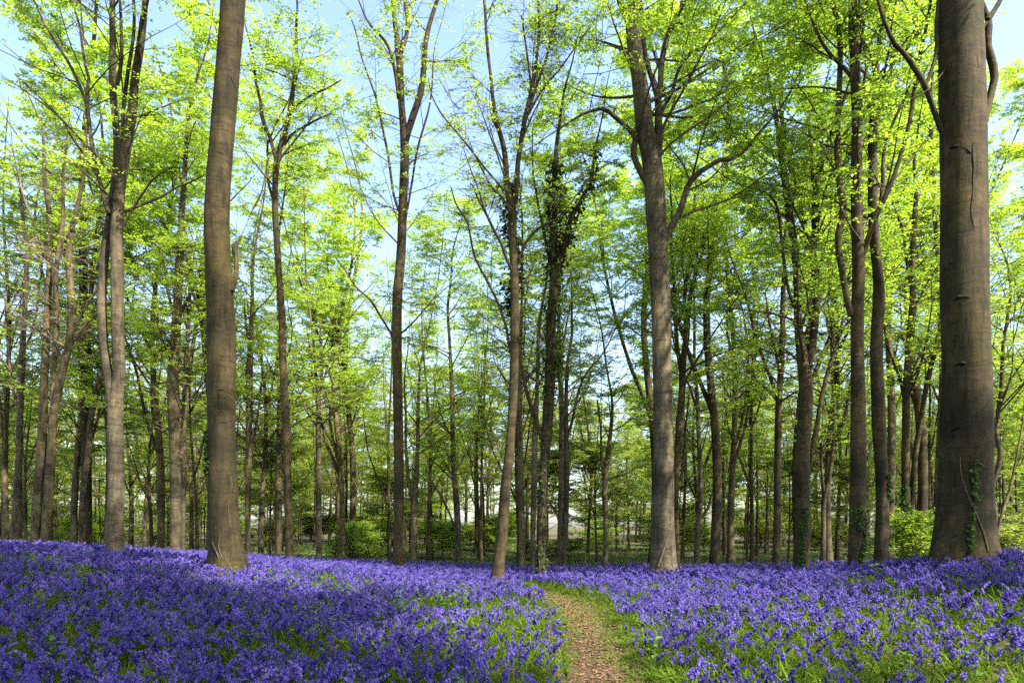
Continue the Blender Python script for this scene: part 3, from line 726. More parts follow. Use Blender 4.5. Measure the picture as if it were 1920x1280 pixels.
beech("fork_775", "narrow forked trunk hard against the right of the tall straight dark trunk", 27,
      [(775, 1082, 18), (775, 1066, 15), (776, 1000, 12), (777, 945, 13), (781, 880, 10), (783, 830, 8), (784, 760, 6), (788, 690, 4)],
      [[(776, 950, 9), (768, 915, 7), (763, 860, 6), (762, 800, 5), (760, 740, 4)]], M_BARK_FAR, 21, top=15, zb=4.5, n1=28, sides=10, buttress=0)
beech("stem_978", "slim straight dark trunk between the leaning sunlit beech and the ivy-wrapped trunk", 23,
      [(979, 1086, 14), (978, 1068, 12), (978, 980, 11), (977, 900, 10), (975, 800, 10), (974, 720, 9), (976, 650, 7), (978, 580, 5)], (), M_BARK_FAR, 22, top=15, zb=6, n1=22, sides=10, buttress=0)
beech("stem_1000", "pale brown slim trunk touching the left side of the ivy-wrapped trunk", 22,
      [(997, 1090, 12), (998, 1072, 10), (999, 1000, 10), (1002, 900, 11), (1003, 820, 11), (1006, 760, 8), (1008, 690, 7), (1012, 600, 6)], (), M_BARK_GREY, 23, top=14, zb=6, n1=16, sides=10, buttress=0)
beech("twin_1060", "pale twin-stemmed thin tree with wide spreading bare twigs, right of the ivy-wrapped trunk", 25,
      [(1057, 1086, 15), (1057, 1068, 13), (1060, 1000, 12), (1062, 940, 10), (1062, 850, 10), (1061, 790, 9), (1062, 730, 7), (1064, 680, 6), (1072, 630, 5)],
      [[(1057, 1005, 8), (1050, 960, 7), (1049, 900, 7), (1051, 830, 7), (1053, 770, 6), (1050, 720, 5), (1047, 670, 4)],
       [(1050, 985, 4), (1042, 960, 4), (1030, 940, 3), (1024, 930, 2)],
       [(1064, 820, 6), (1075, 780, 5), (1085, 735, 4), (1100, 700, 4), (1125, 665, 3)]], M_BARK_GREY, 24, top=13, zb=5, n1=32, leafy=0.25, sides=10, l1=(1.8, 3.6), twig=M_TWIG_PALE, buttress=0)
beech("stem_1135", "thin dark trunk with upswept twigs, halfway between ivy-wrapped and pale forked beeches", 28,
      [(1135, 1080, 12), (1135, 1062, 11), (1136, 980, 10), (1134, 900, 11), (1138, 860, 9), (1145, 810, 7), (1148, 760, 5)],
      [[(1133, 905, 6), (1128, 860, 5), (1126, 800, 4), (1120, 750, 3)]], M_BARK_FAR, 25, top=13, zb=3.5, n1=32, sides=10, buttress=0)
beech("dark_1275", "dark forked trunk standing close behind the pale sunlit high-forking beech", 24,
      [(1269, 1082, 15), (1269, 1064, 12), (1268, 980, 10), (1268, 900, 10), (1271, 850, 13), (1274, 800, 14), (1279, 730, 13), (1280, 690, 13), (1285, 640, 10), (1290, 590, 9), (1297, 540, 8), (1308, 500, 6), (1318, 470, 5)],
      [[(1278, 700, 9), (1270, 650, 8), (1266, 600, 7), (1263, 550, 6), (1262, 480, 5), (1260, 400, 4)], [(1286, 630, 8), (1284, 570, 7), (1290, 500, 6), (1300, 420, 6), (1306, 350, 4)],
       [(1276, 900, 5), (1282, 860, 5), (1286, 800, 4), (1292, 740, 3)]], M_BARK, 26, top=14, zb=6, n1=44, sides=12, buttress=0)
beech("wavy_1308", "pale wavy thin trunk with a snapped side shoot, right of the dark forked trunk", 27,
      [(1304, 1082, 13), (1305, 1064, 11), (1309, 980, 11), (1313, 930, 9), (1312, 870, 9), (1309, 800, 8), (1307, 740, 7), (1303, 690, 6), (1302, 620, 5)],
      [[(1316, 970, 6), (1326, 955, 5), (1332, 935, 4), (1334, 925, 2)], [(1304, 760, 5), (1296, 735, 4), (1288, 715, 3)]], M_BARK_GREY, 27, top=14, zb=4, n1=34, sides=10, buttress=0)
beech("stem_1455", "slim straight sunlit-edged trunk with a left fork, left of the greenish splitting beech", 23,
      [(1453, 1086, 19), (1454, 1068, 16), (1457, 980, 14), (1458, 900, 14), (1459, 800, 13), (1461, 740, 12), (1465, 680, 11), (1467, 620, 10), (1468, 560, 9), (1470, 500, 7)],
      [[(1458, 745, 8), (1447, 715, 7), (1436, 690, 6), (1424, 650, 6), (1412, 600, 5), (1400, 560, 4), (1385, 520, 3)], [(1462, 700, 6), (1450, 640, 5), (1440, 590, 4), (1435, 550, 3)]], M_BARK, 28, top=15, zb=5.5, n1=34, sides=12, buttress=0, leafy=0.8)
beech("ivy_1700", "ivy-footed trunk with a curved second stem sweeping right, left of the massive old beech", 22,
      [(1705, 1082, 26), (1704, 1062, 22), (1702, 1000, 20), (1699, 940, 16), (1698, 880, 14), (1699, 800, 14), (1701, 700, 13), (1706, 640, 13), (1710, 590, 13), (1712, 540, 11), (1711, 480, 10), (1714, 420, 9), (1718, 350, 7)],
      [[(1703, 975, 11), (1711, 935, 10), (1713, 880, 10), (1718, 830, 10), (1727, 790, 9), (1738, 740, 9), (1746, 700, 9), (1756, 640, 8), (1764, 580, 6)],
       [(1697, 760, 7), (1690, 720, 6), (1680, 690, 5), (1668, 660, 4), (1660, 620, 3)], [(1710, 545, 7), (1702, 500, 6), (1695, 450, 5), (1684, 405, 4)]], M_BARK, 29, top=15, zb=5.5, n1=40, sides=12, buttress=0.1)
beech("wiggle_right", "thin serpentine trunk snaking upward behind the massive old beech's right side", 20,
      [(1862, 1078, 15), (1862, 1055, 13), (1863, 1000, 11), (1862, 940, 10), (1857, 925, 9), (1864, 900, 9), (1873, 870, 9), (1876, 850, 9), (1868, 815, 9), (1871, 780, 8), (1877, 740, 8), (1879, 700, 7), (1882, 640, 6), (1890, 590, 5), (1895, 540, 4)],
      [[(1870, 1000, 6), (1880, 960, 6), (1892, 920, 5), (1905, 860, 4), (1915, 800, 3)]], M_BARK_FAR, 30, top=12, zb=4.5, n1=34, sides=10, buttress=0)
beech("fork_1545", "thin slingshot-shaped trunk between the greenish splitting beech and the olive post-like trunk", 26,
      [(1541, 1085, 14), (1542, 1066, 12), (1544, 1000, 9), (1546, 930, 9), (1552, 905, 8), (1558, 870, 7), (1562, 830, 6), (1565, 780, 5)],
      [[(1546, 925, 7), (1542, 900, 6), (1540, 870, 5), (1539, 830, 4)]], M_BARK_FAR, 31, top=13, zb=3.5, n1=34, sides=10, buttress=0)

# ------------------------------------------------------------------ bark features of the two nearest trunks
def on_trunk(key, x, y, lift=0.004):
    """a point on the camera-facing bark of a traced trunk seen at photo pixel (x, y)"""
    root, stems = TREES[key]
    P, R = stems[0]
    v = HY - (P[:, 2] - CAMZ) * FPX / P[:, 1]
    o = np.argsort(v)
    c = np.array([np.interp(y, v[o], P[o, i]) for i in range(3)]); r = np.interp(y, v[o], R[o])
    yy = c[1] - r
    for _ in range(3):
        dx = np.clip((x - CX) / FPX * yy - c[0], -0.93 * r, 0.93 * r)
        yy = c[1] - math.sqrt(max(r * r - dx * dx, 0)) - lift
    return np.array([c[0] + dx, yy, c[2]])

def strip(key, name, pts, mat, lift=0.0, m=14, sides=5, **kw):
    p = np.array([[*on_trunk(key, x, y, lift), w / FPX * TREES[key][1][0][0][0, 1] * 0.5] for x, y, w in pts])
    s = catmull(p, m)
    root = TREES[key][0]; org = np.array(root.location)
    trunk = [c for c in root.children if c.name.startswith("trunk")][0]
    v, q = tubes(s[None, :, :3] - org, s[None, :, 3], sides)
    return obj(name, mesh_from(name, v, quads=q, mat=mat, smooth=True), trunk, **kw)

jr = np.random.default_rng(12)
def rough(pts, m=9):
    """a hand-drawn line made irregular, thinning out to nothing at both ends"""
    p = np.array(pts, float); t = np.linspace(0, len(p) - 1, m); q = np.stack([np.interp(t, np.arange(len(p)), p[:, i]) for i in range(3)], 1)
    q[1:-1, :2] += jr.normal(0, 1.1, (m - 2, 2)); q[1:-1, 2] *= jr.uniform(0.5, 1.3, m - 2); q[0, 2] = q[-1, 2] = 0.3
    return [tuple(r) for r in q]
for c in ([(1824, 285, 1.5), (1823, 320, 2.2), (1825, 360, 1.5), (1822, 400, 2.2), (1824, 440, 2.5), (1828, 458, 2)],
          [(1822, 492, 1.5), (1823, 530, 2), (1822, 570, 1.5)], [(1834, 95, 1), (1833, 130, 1.5), (1834, 165, 1)], [(1818, 670, 1), (1816, 700, 2), (1812, 728, 1)],
          [(1812, 1000, 2), (1816, 1025, 5), (1813, 1052, 4), (1816, 1064, 2)], [(1792, 1020, 2), (1788, 1040, 4), (1784, 1062, 3)], [(1820, 850, 1), (1818, 880, 1.6), (1820, 910, 1)]):
    strip("right_big", "bark_crack", rough(c, 12), M_CRACK, -0.007, m=30)
for c in ([(1784, 285, 5), (1800, 289, 9), (1815, 300, 6), (1824, 312, 4)], [(1795, 689, 4), (1806, 687, 8), (1817, 690, 4)], [(1794, 571, 3), (1804, 566, 7), (1820, 570, 4)],
          [(1806, 458, 2), (1818, 459, 5), (1832, 458, 2)], [(1794, 808, 3), (1803, 807, 5), (1816, 810, 2)], [(1788, 495, 4), (1795, 504, 5), (1800, 516, 3)]):
    strip("right_big", "branch_scar", rough(c, 8), M_CRACK, -0.022, m=20)
for c in ([(404, 160, 1.5), (418, 150, 2), (432, 156, 2), (446, 170, 1.5)], [(397, 293, 1), (415, 298, 1.5), (432, 304, 1)], [(395, 738, 1.5), (412, 735, 2), (434, 740, 1.5)], [(392, 668, 1.5), (414, 672, 2), (438, 678, 1.5)],
          [(416, 6, 2), (428, 14, 3), (440, 24, 2)], [(395, 790, 1), (418, 795, 1.5), (436, 790, 1)]):
    strip("left_big", "bark_wrinkle", c, M_CRACK, -0.003)
# climbing vine stems on the pale forked beech (one a modelled twig shadow) and at the foot of the stout left beech
def vine(label, key, lines, loc):
    root = bpy.data.objects.new("vine", None); C.objects.link(root)
    b = on_trunk(key, *loc); root.location = b
    root["label"] = label; root["category"] = "vine"
    for ln in lines:
        D = TREES[key][1][0][0][0, 1]
        p = np.array([[*on_trunk(key, x, y, 0.004), w / FPX * D * 0.5] for x, y, w in ln]); s = catmull(p, 18)
        v, q = tubes(s[None, :, :3] - b, s[None, :, 3], 5)
        obj("stem", mesh_from("vine_stem", v, quads=q, mat=M_VINE, smooth=True), root)
vine("tangled pale vine stems fanning over the flared foot of the stout bowing beech", "left_big",
     [[(414, 1078, 2), (412, 1062, 2), (416, 1046, 1.5), (410, 1025, 1.5), (414, 1000, 1)], [(422, 1080, 2.5), (418, 1062, 2), (424, 1048, 1.5), (420, 1030, 1)],
      [(432, 1084, 2.5), (424, 1068, 2), (416, 1050, 2), (405, 1030, 1)], [(404, 1080, 2), (412, 1060, 2), (408, 1040, 1.5), (398, 1015, 1)],
      [(437, 1082, 2), (436, 1066, 2), (428, 1050, 1.5), (430, 1032, 1)], [(440, 1010, 1), (432, 985, 1.5), (428, 950, 1), (432, 900, 1), (424, 880, 1)]], (424, 1080))
vine("thin brown vine and stem-shaped twig shadow across the pale sunlit high-forking beech trunk", "fork_centre",
     [[(1234, 1060, 5), (1244, 1030, 4), (1255, 1000, 3), (1262, 960, 3), (1262, 900, 2)], [(1236, 780, 1), (1241, 740, 2), (1236, 700, 1.5), (1229, 620, 1), (1232, 560, 2), (1240, 545, 2)],  # the lowest stem is a twig's cast shadow shaped as a tube
      [(1232, 690, 1.5), (1240, 705, 2), (1237, 745, 1.5), (1256, 770, 1)]], (1236, 1060))

# ------------------------------------------------------------------ ivy on trunks
def ivy(label, key, lo, hi, n, seed, spread=0.06, size=0.075, stem=0, xr=(-1, 1), mat=None):
    """ivy leaves clothing a stem of a traced tree between photo heights lo and hi"""
    rng = np.random.default_rng(7000 + seed)
    root, stems = TREES[key]
    P, R = stems[stem]
    D = P[0, 1]
    z0, z1 = CAMZ - (lo - HY) / FPX * D, CAMZ - (hi - HY) / FPX * D
    clump = rng.uniform(z0, z1, 24)
    z = np.clip(np.where(rng.random(n) < 0.6, rng.choice(clump, n) + rng.normal(0, 0.16, n), rng.uniform(z0, z1, n)), z0, z1)
    o = np.argsort(P[:, 2]); zs = P[o, 2]
    c = np.stack([np.interp(z, zs, P[o, i]) for i in range(3)], 1); r = np.interp(z, zs, R[o])
    wd = (xr[1] - xr[0]) / 2
    w_ = np.clip(0.25 + 0.75 * np.abs(np.sin(z * 2.1 + seed) * np.sin(z * 5.3 + seed * 2)), 0, 1) if wd < 0.8 else 1.0
    a = -PI / 2 + ((xr[0] + xr[1]) / 2 + 0.35 * wd * np.sin(z * 3.1 + seed) * (wd < 0.8) + rng.normal(0, 0.5, n).clip(-1, 1) * wd * w_ if wd < 0.8 else rng.uniform(xr[0], xr[1], n)) * PI
    d = np.stack([np.cos(a), np.sin(a), np.zeros(n)], 1)
    b = c + d * (r + np.abs(rng.normal(0, spread, n)))[:, None]
    out = nrm(d + np.array([0, 0, -0.5]) + rng.normal(0, 0.5, (n, 3)))
    nn = nrm(d * 0.8 + np.array([0, 0, 0.7]) + rng.normal(0, 0.4, (n, 3)))
    s = nrm(np.cross(out, nn)); sz = (size * rng.uniform(0.6, 1.3, n))[:, None]
    v = np.stack([b, b + out * sz * 0.35 + s * sz * 0.5, b + out * sz, b + out * sz * 0.35 - s * sz * 0.5], 1).reshape(-1, 3)
    i = np.arange(n)[:, None] * 4
    t = np.concatenate([i + [[0, 1, 2]], i + [[0, 2, 3]]], 1).reshape(-1, 3)
    org = np.array([np.interp(z0, zs, P[o, k]) for k in range(3)])
    e = bpy.data.objects.new("ivy", None); C.objects.link(e); e.location = org
    e["label"] = label; e["category"] = "ivy"
    obj("foliage", mesh_from("ivy_foliage", v - org, tris=t, mat=mat or M_IVY, rnd=np.repeat(rng.random(n), 2)), e, kind="stuff")
    m = 20
    zz = np.linspace(z0, z1, m); cc = np.stack([np.interp(zz, zs, P[o, i]) for i in range(3)], 1); rr = np.interp(zz, zs, R[o])
    aa = -PI / 2 + (xr[0] + xr[1]) / 2 * PI + 0.5 * np.sin(zz * 1.7 + seed)
    pp = cc + np.stack([np.cos(aa), np.sin(aa), 0 * aa], 1) * (rr + 0.005)[:, None]
    v, q = tubes((pp - org)[None], np.linspace(0.014, 0.006, m)[None], 5)
    obj("stem", mesh_from("ivy_stem", v, quads=q, mat=M_VINE), e)
ivy("dense dark ivy bushing round the trunk of the ivy-wrapped tree", "ivy_tree", 740, 300, 1900, 1, 0.12, 0.09)
ivy("dark ivy running out along the slanting right fork of the ivy-wrapped tree", "ivy_tree", 500, 275, 800, 2, 0.10, 0.09, stem=2)
ivy("thin ivy creeping up the lower ivy-wrapped trunk below its low fork", "ivy_tree", 1080, 720, 500, 3, 0.03, 0.07)
ivy("dark ivy clothing the upper part of the leaning sunlit beech below its fork", "leaning", 640, 330, 900, 4, 0.13, 0.085, xr=(0.25, 1.7))
ivy("small ivy patch on the left edge of the stout bowing beech", "left_big", 890, 810, 260, 5, 0.02, 0.07, xr=(-0.42, -0.2))
ivy("trail of ivy leaves climbing the shaded face of the massive old beech", "right_big", 1030, 860, 110, 6, 0.02, 0.075, xr=(-0.16, -0.02))
ivy("ivy patch low on the greenish splitting beech trunk", "fork_right", 1060, 950, 260, 7, 0.025, 0.075, xr=(-0.3, 0.1))
ivy("ivy patch on the right edge of the kinked brown trunk", "kinked", 940, 890, 160, 8, 0.02, 0.075, xr=(0.1, 0.5))
ivy("ivy climbing the foot of the trunk with the curved second stem", "ivy_1700", 1060, 910, 900, 9, 0.04, 0.08, xr=(-0.6, 0.3))
ivy("few ivy leaves at the foot of the straight olive post-like trunk", "post_right", 1060, 950, 150, 10, 0.02, 0.075, xr=(-0.4, 0.4))
ivy("shaggy ivy at the leaning top of the thin dark leaning trunk", "lean_l", 760, 620, 700, 11, 0.09, 0.09)

# ------------------------------------------------------------------ the wood behind: prototype trees, then copies
def proto(seed, H, r, zb, n1, l1, n2, n3, k, size, mat, leaf, forks=2, leafy=1.0, el=(0.35, 1.0), twig=None, zt=None):
    rng = np.random.default_rng(seed)
    n = 26
    z = np.linspace(-0.15, H, n)
    w = 0.018 * H
    P = np.stack([w * np.sin(z * 0.35 + rng.uniform(0, 6)) * z / H * 1.6, w * np.sin(z * 0.4 + rng.uniform(0, 6)) * z / H * 1.6, z], 1)
    R = r * (1 - 0.9 * np.clip(z / H, 0, 1) ** 1.1) + r * 0.5 * np.exp(-np.maximum(z, 0) / 0.3)
    stems = [(P, R)]
    for f in range(forks):
        t = rng.uniform(0.2, 0.5); i = int(t * n); a = rng.uniform(0, 2 * PI)
        L = H * rng.uniform(0.35, 0.6)
        q = grow(rng, P[i:i+1], np.array([[math.cos(a) * 0.45, math.sin(a) * 0.45, 1.0]]), np.array([L]), 12, 0.5, 0.07)[0]
        stems.append((q, R[i] * 0.62 * (1 - 0.85 * np.linspace(0, 1, 12))))
    c = crown(rng, stems, n1, l1, n2, n3, k, size, zb, zt or H * 0.98, leafy=leafy, el=el)
    root = bpy.data.objects.new("woodland_tree", None); C.objects.link(root)
    tr = obj("trunk", trunk_mesh("trunk", P, R, 9, mat, rng, 0.06), root)
    for q, rr in stems[1:]:
        obj("limb", trunk_mesh("limb", q, np.maximum(rr, 0.01), 6, mat, rng, 0.05), tr)
    (bv, bq), lv = c
    obj("branchwork", mesh_from("branchwork", bv, quads=bq, mat=twig or M_TWIG), root, kind="stuff")
    if lv:
        obj("crown", mesh_from("crown", lv[0], tris=lv[1], mat=leaf, rnd=lv[2]), root, kind="stuff")
    return root

def copy_tree(o, parent=None):
    c = o.copy(); C.objects.link(c); c.parent = parent
    for ch in o.children: copy_tree(ch, c)
    return c

LBL = {
    "tall": ("tall lime-crowned beech in the wood", "lime-crowned beeches deeper in the wood"),
    "young": ("slender tree with thin yellow-green young foliage", "yellow-green slender trees deeper in the wood"),
    "bare": ("slender tree with mostly bare grey-brown twigs", "bare-twigged trees deeper in the wood"),
    "edge": ("bushy tree of the far wood edge", "trees of the far wood edge"),
    "mid": ("middle-sized bright leafy beech with a deep crown", "middle-sized leafy beeches deeper in the wood"),
    "pole": ("thin pole-like tree with upswept sparsely leafed stems", "thin pole-like trees deeper in the wood"),
    "under": ("small understorey tree leafing close above the ground", "understorey beeches among the far trunks"),
}
protos = [
    ("tall", proto(21, 25, 0.19, 7.0, 54, (2.4, 4.8), 9, 7, 9, 0.125, M_BARK_FAR, M_LEAF, 2, 0.85)),
    ("tall", proto(22, 22, 0.16, 5.0, 56, (2.2, 4.4), 9, 7, 9, 0.12, M_BARK_FAR, M_LEAF, 3, 0.8)),
    ("tall", proto(23, 27, 0.21, 9.0, 52, (2.6, 5.2), 9, 7, 9, 0.13, M_BARK, M_LEAF, 1)),
    ("young", proto(24, 21, 0.14, 4.0, 56, (1.8, 4.0), 8, 6, 8, 0.105, M_BARK_FAR, M_LEAF_Y, 3, 0.7)),
    ("young", proto(25, 18, 0.11, 3.0, 50, (1.6, 3.6), 8, 6, 8, 0.10, M_BARK_GREY, M_LEAF_Y, 2, 0.8)),
    ("bare", proto(26, 20, 0.13, 4.0, 60, (1.8, 4.2), 9, 6, 6, 0.09, M_BARK_FAR, M_LEAF_Y, 4, 0.15, (0.6, 1.2), M_TWIG_PALE)),
    ("mid", proto(31, 14, 0.10, 2.6, 46, (2.0, 4.0), 8, 6, 9, 0.12, M_BARK_FAR, M_LEAF, 2, 0.9, (0.2, 0.9))),
    ("mid", proto(32, 12, 0.09, 2.0, 44, (1.8, 3.8), 8, 6, 9, 0.12, M_BARK_FAR, M_LEAF_Y, 2, 0.85, (0.2, 0.9))),
    ("pole", proto(28, 15, 0.085, 4.0, 30, (1.4, 3.0), 7, 5, 8, 0.10, M_BARK_FAR, M_LEAF_Y, 4, 0.55, (0.6, 1.2))),
    ("pole", proto(29, 17, 0.10, 5.0, 32, (1.4, 3.2), 7, 5, 8, 0.105, M_BARK, M_LEAF, 3, 0.55, (0.6, 1.2))),
    ("under", proto(27, 8.5, 0.06, 1.3, 36, (1.4, 3.0), 8, 6, 9, 0.115, M_BARK_FAR, M_LEAF_Y, 2, 1.0, (0.1, 0.7))),
    ("under", proto(30, 11, 0.07, 1.6, 40, (1.6, 3.2), 8, 6, 9, 0.115, M_BARK_FAR, M_LEAF, 2, 0.9, (0.1, 0.8))),
]
rng = np.random.default_rng(77)
taken = [tuple(t[0].location)[:2] for t in TREES.values()]
spots = []
def free(x, y, dmin):
    return all((x - a)**2 + (y - b)**2 > dmin * dmin for a, b in taken)
def add(kind, x, y, s=None, rz=None):
    spots.append((kind, x, y, s or rng.uniform(0.85, 1.15), rng.uniform(0, 6.28) if rz is None else rz)); taken.append((x, y))
# (kind, distance range, count, min spacing, half-width factor)
for kind, y0, y1, cnt, dmin in (("edge", 72, 125, 140, 2.6), ("pole", 27, 66, 78, 1.8), ("tall", 26, 36, 13, 3.6), ("mid", 36, 72, 58, 3.2), ("young", 30, 50, 12, 3.4), ("bare", 28, 60, 16, 3.0),
                                ("under", 30, 60, 24, 2.6), ("young", 50, 78, 20, 3.5), ("under", 60, 80, 10, 3.5)):
    done = tries = 0
    while done < cnt and tries < 4000:
        tries += 1
        y = math.sqrt(rng.uniform(y0**2, y1**2)); x = rng.uniform(-1, 1) * ((1.05 if kind in ('edge', 'mid', 'pole') else 0.86) * y)
        u = CX + FPX * x / y
        if y < 55 and kind != "under" and (1105 < u < 1205 or 565 < u < 625 or 830 < u < 880): continue   # openings to the sky
        if free(x, y, dmin):
            add(kind, x, y); done += 1
for u, y in ((1340, 25.5), (1500, 26.5), (1760, 27), (300, 29), (395, 27), (640, 33), (140, 30)):
    add('tall', (u - CX) / FPX * y, y)
# unseen trees added round the camera to throw dappled shade and dim the foreground
for kind, x, y, sc in (("big", 4.0, 2.7, 1.12), ("big", 1.7, 0.4, 1.1), ("tall", 19, 1.0, None), ("tall", 12.5, -5, None), ("young", 17, -4.0, None), ("tall", 20, 8.0, None), ("tall", 4.5, -5.5, None),
                   ("young", 16.5, 12.6, None), ("tall", -6.5, -1.0, None), ("tall", -10, 4.5, None), ("tall", -14, 9.5, None), ("young", -9, -5, None), ("tall", 0.5, -8.5, None), ("tall", -16.5, 14, None)):
    add(kind, x, y, sc)
SHORT = {"left_big": "stout bowing beech", "right_big": "massive old beech", "fork_centre": "pale high-forking beech", "straight_dark": "straight dark Y trunk",
         "leaning": "leaning sunlit beech", "ivy_tree": "ivy-wrapped trunk", "fork_left": "low-dividing twin beech", "slim": "slender wavy trunk", "post_right": "olive post-like trunk",
         "kinked": "kinked brown trunk", "fork_right": "greenish splitting beech", "twin_l": "pair of crossing trunks", "col_l": "mossy upright trunk", "stem_850": "pale curved trunk", "stem_1455": "slim sunlit-edged trunk"}
def behind(x, y):
    """which well-marked tree on the bank this one stands behind"""
    if y < 24: return ", out of view, added to shade the bluebells"
    a = x / y
    k = min(SHORT, key=lambda q: abs(TREES[q][0].location[0] / TREES[q][0].location[1] - a))
    return " behind the " + SHORT[k]
first = {}
for kind, x, y, s, rz in spots:
    cand = [i for i, p in enumerate(protos) if p[0] == kind or (kind == "edge" and p[0] in ("under", "young"))]
    if kind == "big": cand = [2]; kind = "tall"
    i = cand[int(rng.integers(len(cand)))]
    if kind == "edge": s *= 1.9 if protos[i][0] == "under" else 1.0
    if i not in first:
        t = protos[i][1]; first[i] = True
    else:
        t = copy_tree(protos[i][1])
    t.name = "wood_edge_tree" if kind == "edge" else "woodland_tree"
    t.location = (x, y, float(gz(x, y)[0])); t.rotation_euler = (0, 0, rz); t.scale = (s, s, s)
    t["label"], t["group"] = LBL[kind][0] + behind(x, y), LBL[kind][1]; t["category"] = "tree"
for i, (kind, t) in enumerate(protos):
    if i not in first:
        for ch in list(t.children_recursive): bpy.data.objects.remove(ch)
        bpy.data.objects.remove(t)

# ------------------------------------------------------------------ low shrubs and saplings beyond the crest
def shrub(seed, h, wide, n1, leaf, size):
    rng = np.random.default_rng(seed)
    P = np.stack([np.zeros(6), np.zeros(6), np.linspace(-0.05, h * 0.7, 6)], 1); R = np.linspace(0.03, 0.012, 6)
    c = crown(rng, [(P, R)], n1, (wide * 0.6, wide), 8, 6, 7, size, 0.02, h, el=(0.15, 1.1))
    root = bpy.data.objects.new("shrub", None); C.objects.link(root)
    (bv, bq), lv = c
    v, q = tubes(P[None], R[None], 6)
    obj("stem", mesh_from("shrub_stem", v, quads=q, mat=M_TWIG), root)
    obj("branchwork", mesh_from("branchwork", bv, quads=bq, mat=M_TWIG), root, kind="stuff")
    obj("foliage", mesh_from("shrub_foliage", lv[0], tris=lv[1], mat=leaf, rnd=lv[2]), root, kind="stuff")
    return root
shr = [shrub(41, 1.7, 1.5, 24, M_LEAF, 0.085), shrub(42, 1.3, 1.9, 20, M_LEAF_Y, 0.09)]
# two that stand out, then a scatter
s0 = shr[0]; s0.location = (12.2, 20.6, float(gz(12.2, 20.6)[0]))
s0["label"] = "bright yellow-green sapling leafing at the left foot of the massive old beech"; s0["category"] = "shrub"
s1 = shr[1]; s1.location = (16.2, 22.5, float(gz(16.2, 22.5)[0]))
s1["label"] = "low green bush right of the massive old beech, behind the bluebells"; s1["category"] = "shrub"
ns = 0
while ns < 80:
    y = math.sqrt(rng.uniform(34**2, 95**2)); x = rng.uniform(-0.78, 0.8) * y
    if not free(x, y, 1.3): continue
    t = copy_tree(shr[int(rng.integers(2))]); s = rng.uniform(0.7, 1.5) * (1 + max(0, y - 45) / 30)
    t.location = (x, y, float(gz(x, y)[0])); t.rotation_euler = (0, 0, rng.uniform(0, 6.28)); t.scale = (s, s, s * 0.9)
    t["label"] = "low leafy green shrub on the wood floor" + behind(x, y); t["group"] = "low shrubs among the far trunks"; t["category"] = "shrub"
    taken.append((x, y)); ns += 1

# ------------------------------------------------------------------ bluebells
def bell(rng, base, d, L, w):
    """one six-sided hanging bell with a flared, notched mouth"""
    s = nrm(np.cross(d, np.array([0.3, 0.2, 0.9]))); t = np.cross(d, s)
    k = 6; a = np.arange(k) * 2 * PI / k + rng.uniform(0, 1)
    r0, r1, r2 = w * 0.28, w * 0.42, w * 0.75
    ring = lambda f, r, ex: base + d * L * f + (s * np.cos(a)[:, None] + t * np.sin(a)[:, None]) * (r * ex)[:, None]
    one = np.ones(k)
    v = np.concatenate([ring(0.0, r0, one), ring(0.62, r1, one), ring(1.0, r2, np.where(np.arange(k) % 2 == 0, 1.15, 0.7))])
    i = np.arange(k); j = (i + 1) % k
    q = np.concatenate([np.stack([i, j, j + k, i + k], 1), np.stack([i + k, j + k, j + 2*k, i + 2*k], 1)])
    return v, q

def blade_strip(rng, az, L, w, lean, droop, n=5):
    """one strap leaf: n cross-lines bent into an arch"""
    t = np.linspace(0, 1, n)
    rad = L * (lean * t + 0.35 * droop * t**2); h = L * (t * (1 - 0.25 * lean) - droop * 0.75 * t**2.2)
    d = np.array([math.cos(az), math.sin(az), 0]); s = np.array([-math.sin(az), math.cos(az), 0])
    c = d[None] * rad[:, None] + np.array([0, 0, 1.0])[None] * h[:, None]
    ww = w * np.array([0.7, 1.0, 1.0, 0.75, 0.08])[:n]
    tw = rng.uniform(-0.5, 0.5)
    sv = s[None] * np.cos(tw * t)[:, None] + np.array([0, 0, 1.0])[None] * np.sin(tw * t)[:, None]
    v = np.stack([c - sv * ww[:, None] * 0.5, c + sv * ww[:, None] * 0.5], 1).reshape(-1, 3)
    i = np.arange(n - 1) * 2
    q = np.stack([i, i + 1, i + 3, i + 2], 1)
    return v, q

